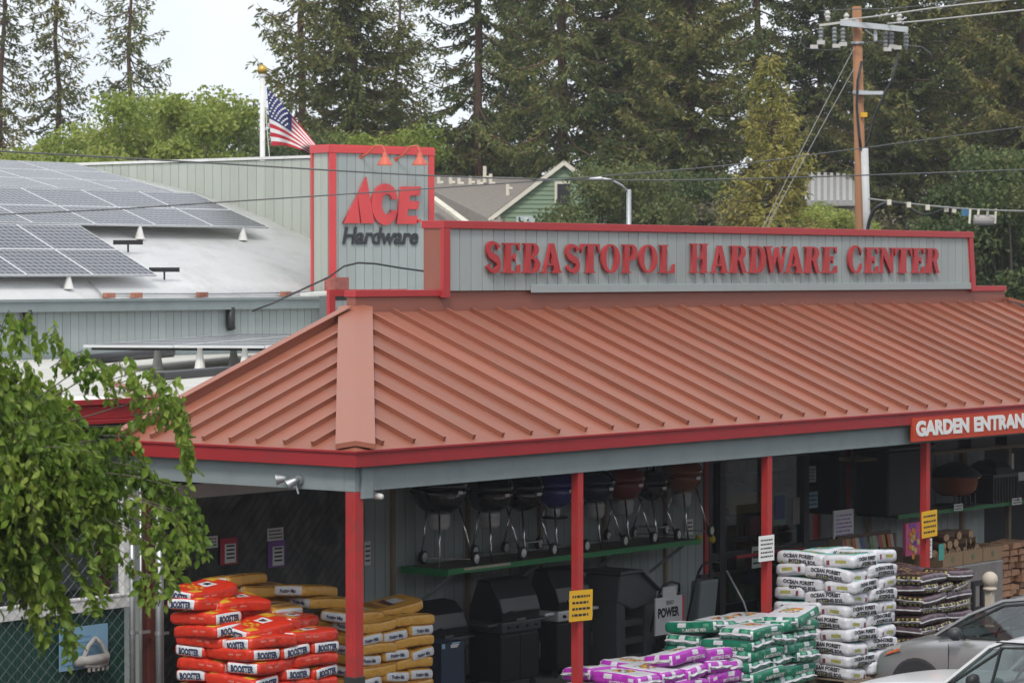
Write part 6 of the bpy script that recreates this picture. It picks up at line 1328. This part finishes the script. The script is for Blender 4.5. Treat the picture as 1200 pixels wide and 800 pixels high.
# ================================================================== CARS
def car(name, label, X, Y, yaw, paint, P):
    """x from nose (0) to tail; P: stations (x, z_low, z_belt, half_w, z_top_centre, roof_half_w, has_cabin)"""
    t = thing(name, label, 'car', (X, Y, 0)); t.rotation_euler = (0, 0, yaw)
    mb = MB(); n = len(P); K = 9; V = []
    for (x, zl_, zb, hw, zc, rw_, cab) in P:
        s_ = [(hw*.86, zl_), (hw*.97, zl_+.12), (hw, (zl_+zb)*.5), (hw*.985, zb-.12), (hw*.93, zb-.02), (hw*.86, zb+.01)]
        if cab: top = [(hw*.80, zb+.015), (hw*.4, zb+.015), (0, zb+.015)]
        else: top = [(hw*.72, zb+(zc-zb)*.55), (hw*.4, zb+(zc-zb)*.9), (0, zc)]
        half = s_+top; V += [(x, -a, b) for a, b in half]+[(x, a, b) for a, b in half[-2::-1]]
    m = 17; Fs = [(i*m+j, i*m+j+1, (i+1)*m+j+1, (i+1)*m+j) for i in range(n-1) for j in range(m-1)]+[tuple(range(m))[::-1], tuple((n-1)*m+j for j in range(m))]
    mb.add(V, Fs); body = rel(t, 'body', mb, paint, True); q = body.modifiers.new('s', 'SUBSURF'); q.levels = 2; q.render_levels = 2
    return t
def greenhouse(t, paint, zb, hw, st, rz, rw_, glass, pill=.055):
    """st: side outline of the glass house: list of (x, z) from windscreen foot over the roof to the rear foot"""
    side = lambda z: hw*.86-(hw*.86-rw_)*max(0, min(1, (z-zb)/(rz-zb)))
    pts = st; roof_i = [i for i, p in enumerate(pts) if p[1] > rz-.16]
    rf = MB(); V = []
    for i in range(roof_i[0], roof_i[-1]+1):
        x, z = pts[i]; w_ = side(z); V += [(x, -w_-.012, z-.035), (x, -w_*.93, z+.012), (x, -w_*.5, z+.035), (x, 0, z+.045), (x, w_*.5, z+.035), (x, w_*.93, z+.012), (x, w_+.012, z-.035)]
    nn_ = roof_i[-1]-roof_i[0]+1; rf.add(V, [(i*7+j, i*7+j+1, (i+1)*7+j+1, (i+1)*7+j) for i in range(nn_-1) for j in range(6)])
    o = rel(t, 'roof', rf, paint, True); q = o.modifiers.new('s', 'SUBSURF'); q.levels = 2; q.render_levels = 2; q2 = o.modifiers.new('t', 'SOLIDIFY'); q2.thickness = .03
    def g(name, a, b): 
        xa, za = pts[a]; xb, zb2_ = pts[b]; wa, wb = side(za), side(zb2_); mbq = MB(); k = 6; V = []
        for (x, z, w_) in ((xa, za, wa), (xb, zb2_, wb)):
            for j in range(k+1): f = -1+2*j/k; V.append((x-.07*(1-f*f)*(1 if a < 2 else -1), f*(w_-.03), z+.02*(1-f*f)))
        mbq.add(V, [(j, j+1, k+2+j, k+1+j) for j in range(k)]); rel(t, name, mbq, glass, True)
    g('windscreen', 0, roof_i[0]); g('rear_window', len(pts)-1, roof_i[-1])
    for sg in (-1, 1):
        mbq = MB(); P3 = [(x, sg*(side(z)-.006), z) for x, z in pts]; mbq.add(P3, [tuple(range(len(P3)))]); rel(t, 'side_glass', mbq, glass)
        fr_ = MB()
        for i in range(len(pts)-1):
            a, b = pts[i], pts[i+1]; fr_.bar((a[0], sg*side(a[1]), a[1]), (b[0], sg*side(b[1]), b[1]), .03, pill*(1.3 if i == 0 else 1), up=(0,sg,.2))
        rel(t, 'pillar', fr_, paint)
        f2 = MB(); inn = [(x+(.07 if i < 2 else 0), z-(.06 if i > 0 else -.01)) for i, (x, z) in enumerate(pts)]
        for i in range(len(pts)-1):
            a, b = inn[i], inn[i+1]; f2.bar((a[0], sg*(side(a[1])+.004), a[1]), (b[0], sg*(side(b[1])+.004), b[1]), .02, .03, up=(0,sg,.2))
        f2.bar((pts[0][0]+.02, sg*(side(zb)+.006), zb+.012), (pts[-1][0], sg*(side(zb)+.006), zb+.012), .02, .03)
        rel(t, 'window_seal', f2, M['rubber'])
    return side
def wheel(t, x, y, r, sg):
    w_ = rel(t, 'wheel', MB().lathe([(r*.6,-.09),(r*.95,-.09),(r,-.05),(r,.05),(r*.95,.09),(r*.6,.09)], (x, y, r), (0,1,0), 28), M['rubber'], True); rel(t, 'rim', MB().lathe([(.04,.07),(r*.3,.06),(r*.55,.075),(r*.62,.085),(r*.62,.03)], (x, y, r), (0,sg,0), 24), M['alu'], True, parent=w_)
cg = glassmat('car_glass', (.42,.50,.49), .16); silver = mat('silver_paint', (.40,.40,.40), .3, .03, 3, metal=.6, coat=.6); whitep = mat('car_white_paint', (.70,.70,.70), .3, .03, 3, coat=.6)
boxmat('seat_dark', (.03,.03,.033), rough=.8); boxmat('seat_blue', (.06,.09,.15), rough=.8); amber = boxmat('amber', (.60,.12,.03), rough=.2); lens_ = boxmat('lamp_lens', (.42,.42,.40), rough=.15, coat=.6)
cs = car('silver_car', 'silver hatchback parked in front of the white and brown bags', 8.32, -1.85, R(-90), silver, [(0,.30,.56,.50,.62,0,0),(.07,.24,.64,.70,.72,0,0),(.32,.2,.76,.82,.83,0,0),(.75,.2,.86,.855,.93,0,0),(1.15,.2,.92,.86,1.01,0,0),(1.55,.2,.95,.86,.97,0,1),(2.4,.2,.97,.86,.97,0,1),(3.2,.2,.98,.86,.98,0,1),(3.7,.24,.98,.82,.99,0,1),(3.92,.34,.9,.70,.92,0,0)])
st = [(.98,.955),(1.42,1.24),(1.85,1.43),(2.3,1.49),(2.9,1.47),(3.35,1.36),(3.75,1.0)]
sd1 = greenhouse(cs, silver, .955, .86, st, 1.49, .60, cg)
for x_ in (.78, 3.15):
    for sg in (-1, 1): wheel(cs, x_, sg*.76, .31, sg); rel(cs, 'wheel_arch', MB().lathe([(.33,0),(.37,.012),(.37,.02),(.33,.02)], (x_, sg*.845, .31), (0,sg,0), 28), M['dark'], True)
for sg in (-1, 1):
    hl_ = rel(cs, 'headlight', MB().add([(.075,sg*.56,.585),(.13,sg*.68,.60),(.30,sg*.775,.66),(.52,sg*.825,.745),(.50,sg*.775,.815),(.24,sg*.655,.755)], [(0,1,2,3,4,5)]), lens_, True)
    rel(cs, 'turn_signal', MB().add([(.27,sg*.772,.665),(.51,sg*.83,.745),(.505,sg*.812,.775),(.30,sg*.752,.70)], [(0,1,2,3)]), amber, parent=hl_)
    rel(cs, 'mirror', MB().lathe([(.02,-.02),(.075,.0),(.085,.06),(.06,.13),(.01,.15)], (1.42, sg*.95, 1.02), (-1,0,.1), 14), M['grill_grey'], True); rel(cs, 'mirror_arm', MB().bar((1.4,sg*.80,.97), (1.4,sg*.93,.99), .05, .05), M['black'])
    rel(cs, 'quarter_panel', MB().add([(1.02,sg*(sd1(.97)+.012),.97),(1.34,sg*(sd1(.97)+.012),.97),(1.34,sg*(sd1(1.17)+.012),1.17)], [(0,1,2)]), M['black'])
    rel(cs, 'door_seam', MB().bar((1.22,sg*.862,.3), (1.22,sg*.852,.88), .006, .008, up=(0,1,0)).bar((2.25,sg*.862,.3), (2.25,sg*.852,.9), .006, .008, up=(0,1,0)), M['black']); rel(cs, 'door_handle', MB().box(1.98,2.16,sg*.865-.012,sg*.865+.012,.80,.83), silver)
for x_, y_ in ((1.95,-.36),(1.95,.36),(2.8,-.36),(2.8,.36)): st_ = rel(cs, 'seat', MB().box(x_-.05,x_+.45,y_-.22,y_+.22,.45,.62).obox((x_+.48,y_,.85), (.06,0,.02), (0,.21,0), (.06,0,.3)), M['seat_dark'], bevel=.04); rel(cs, 'headrest', MB().box(x_+.5,x_+.58,y_-.12,y_+.12,1.15,1.3), M['seat_dark'], bevel=.03, parent=st_)
rel(cs, 'dashboard', MB().prism([(1.1,-.7,.9),(1.55,-.7,1.0),(1.6,-.7,.7),(1.1,-.7,.7)], (0,1.4,0)), M['seat_dark']); rel(cs, 'steering_wheel', MB().tube([(1.70+.05*math.sin(R(a)), -.36+.18*math.cos(R(a)), .98+.17*math.sin(R(a))) for a in range(0, 361, 24)], .014, 6), M['black'])
cw2 = car('white_car', 'white car in the near right corner before the silver car', 4.5, -3.7, R(-90), whitep, [(0,.3,.66,.62,.72,0,0),(.10,.26,.80,.76,.84,0,0),(.5,.22,.90,.82,.93,0,0),(1.0,.22,.93,.84,.97,0,0),(1.5,.22,.95,.84,1.0,0,0),(1.75,.22,.96,.84,.97,0,1),(2.8,.22,.97,.84,.97,0,1),(3.6,.22,.97,.84,.98,0,1),(4.2,.24,.97,.82,.99,0,1),(4.4,.34,.9,.74,.92,0,0)])
st = [(1.46,.965),(1.98,1.40),(2.12,1.46),(2.8,1.50),(3.5,1.48),(3.7,1.42),(4.15,1.0)]
sd2 = greenhouse(cw2, whitep, .965, .84, st, 1.50, .62, cg, .075)
for x_ in (.85, 3.5):
    for sg in (-1, 1): wheel(cw2, x_, sg*.75, .31, sg)
for sg in (-1, 1):
    rel(cw2, 'headlight', MB().box(.0,.06,sg*.55-.14,sg*.55+.14,.62,.74), lens_); rel(cw2, 'door_seam', MB().bar((1.6,sg*.842,.3), (1.6,sg*.832,.9), .006, .008, up=(0,1,0)), M['black'])
    rel(cw2, 'vent_post', MB().bar((2.02,sg*(sd2(.98)+.0),.98), (2.10,sg*(sd2(1.40)+.0),1.41), .02, .03, up=(0,1,0)), M['black'])
    rel(cw2, 'mirror', MB().lathe([(.02,-.02),(.08,.0),(.085,.05),(.05,.1),(.01,.12)], (1.98, sg*.97, 1.06), (-1,0,.1), 14), M['black'], True); rel(cw2, 'mirror_arm', MB().bar((1.98,sg*.82,1.0), (1.98,sg*.95,1.04), .04, .04), M['black'])
for x_, y_ in ((2.5,-.36),(2.5,.36)): st_ = rel(cw2, 'seat', MB().box(x_-.05,x_+.45,y_-.22,y_+.22,.45,.62).obox((x_+.48,y_,.85), (.06,0,.02), (0,.21,0), (.06,0,.3)), M['seat_blue'], bevel=.04)
rel(cw2, 'dashboard', MB().prism([(1.6,-.7,.92),(2.05,-.7,1.0),(2.1,-.7,.7),(1.6,-.7,.7)], (0,1.4,0)), M['seat_blue']); rel(cw2, 'steering_wheel', MB().tube([(2.2+.05*math.sin(R(a)), -.36+.18*math.cos(R(a)), 1.0+.17*math.sin(R(a))) for a in range(0, 361, 24)], .016, 6), M['black'])
rel(cw2, 'roof_drip', MB().bar((2.05,-.66,1.46), (3.6,-.66,1.49), .015, .015), M['black'])
# ================================================================== THIN HAZE over the whole place
hm = bpy.data.materials.new('haze_air'); hm.use_nodes = True; t_ = hm.node_tree; t_.nodes.remove(t_.nodes['Principled BSDF'])
pv = t_.nodes.new('ShaderNodeVolumePrincipled'); pv.inputs['Color'].default_value = (.93,.95,1,1); pv.inputs['Density'].default_value = .0004; pv.inputs['Anisotropy'].default_value = .2
t_.links.new(pv.outputs[0], t_.nodes['Material Output'].inputs['Volume'])
o = link('haze', MB().box(-120, 260, -120, 260, -1.5, 34).mesh('haze', hm)); o['kind'] = 'stuff'
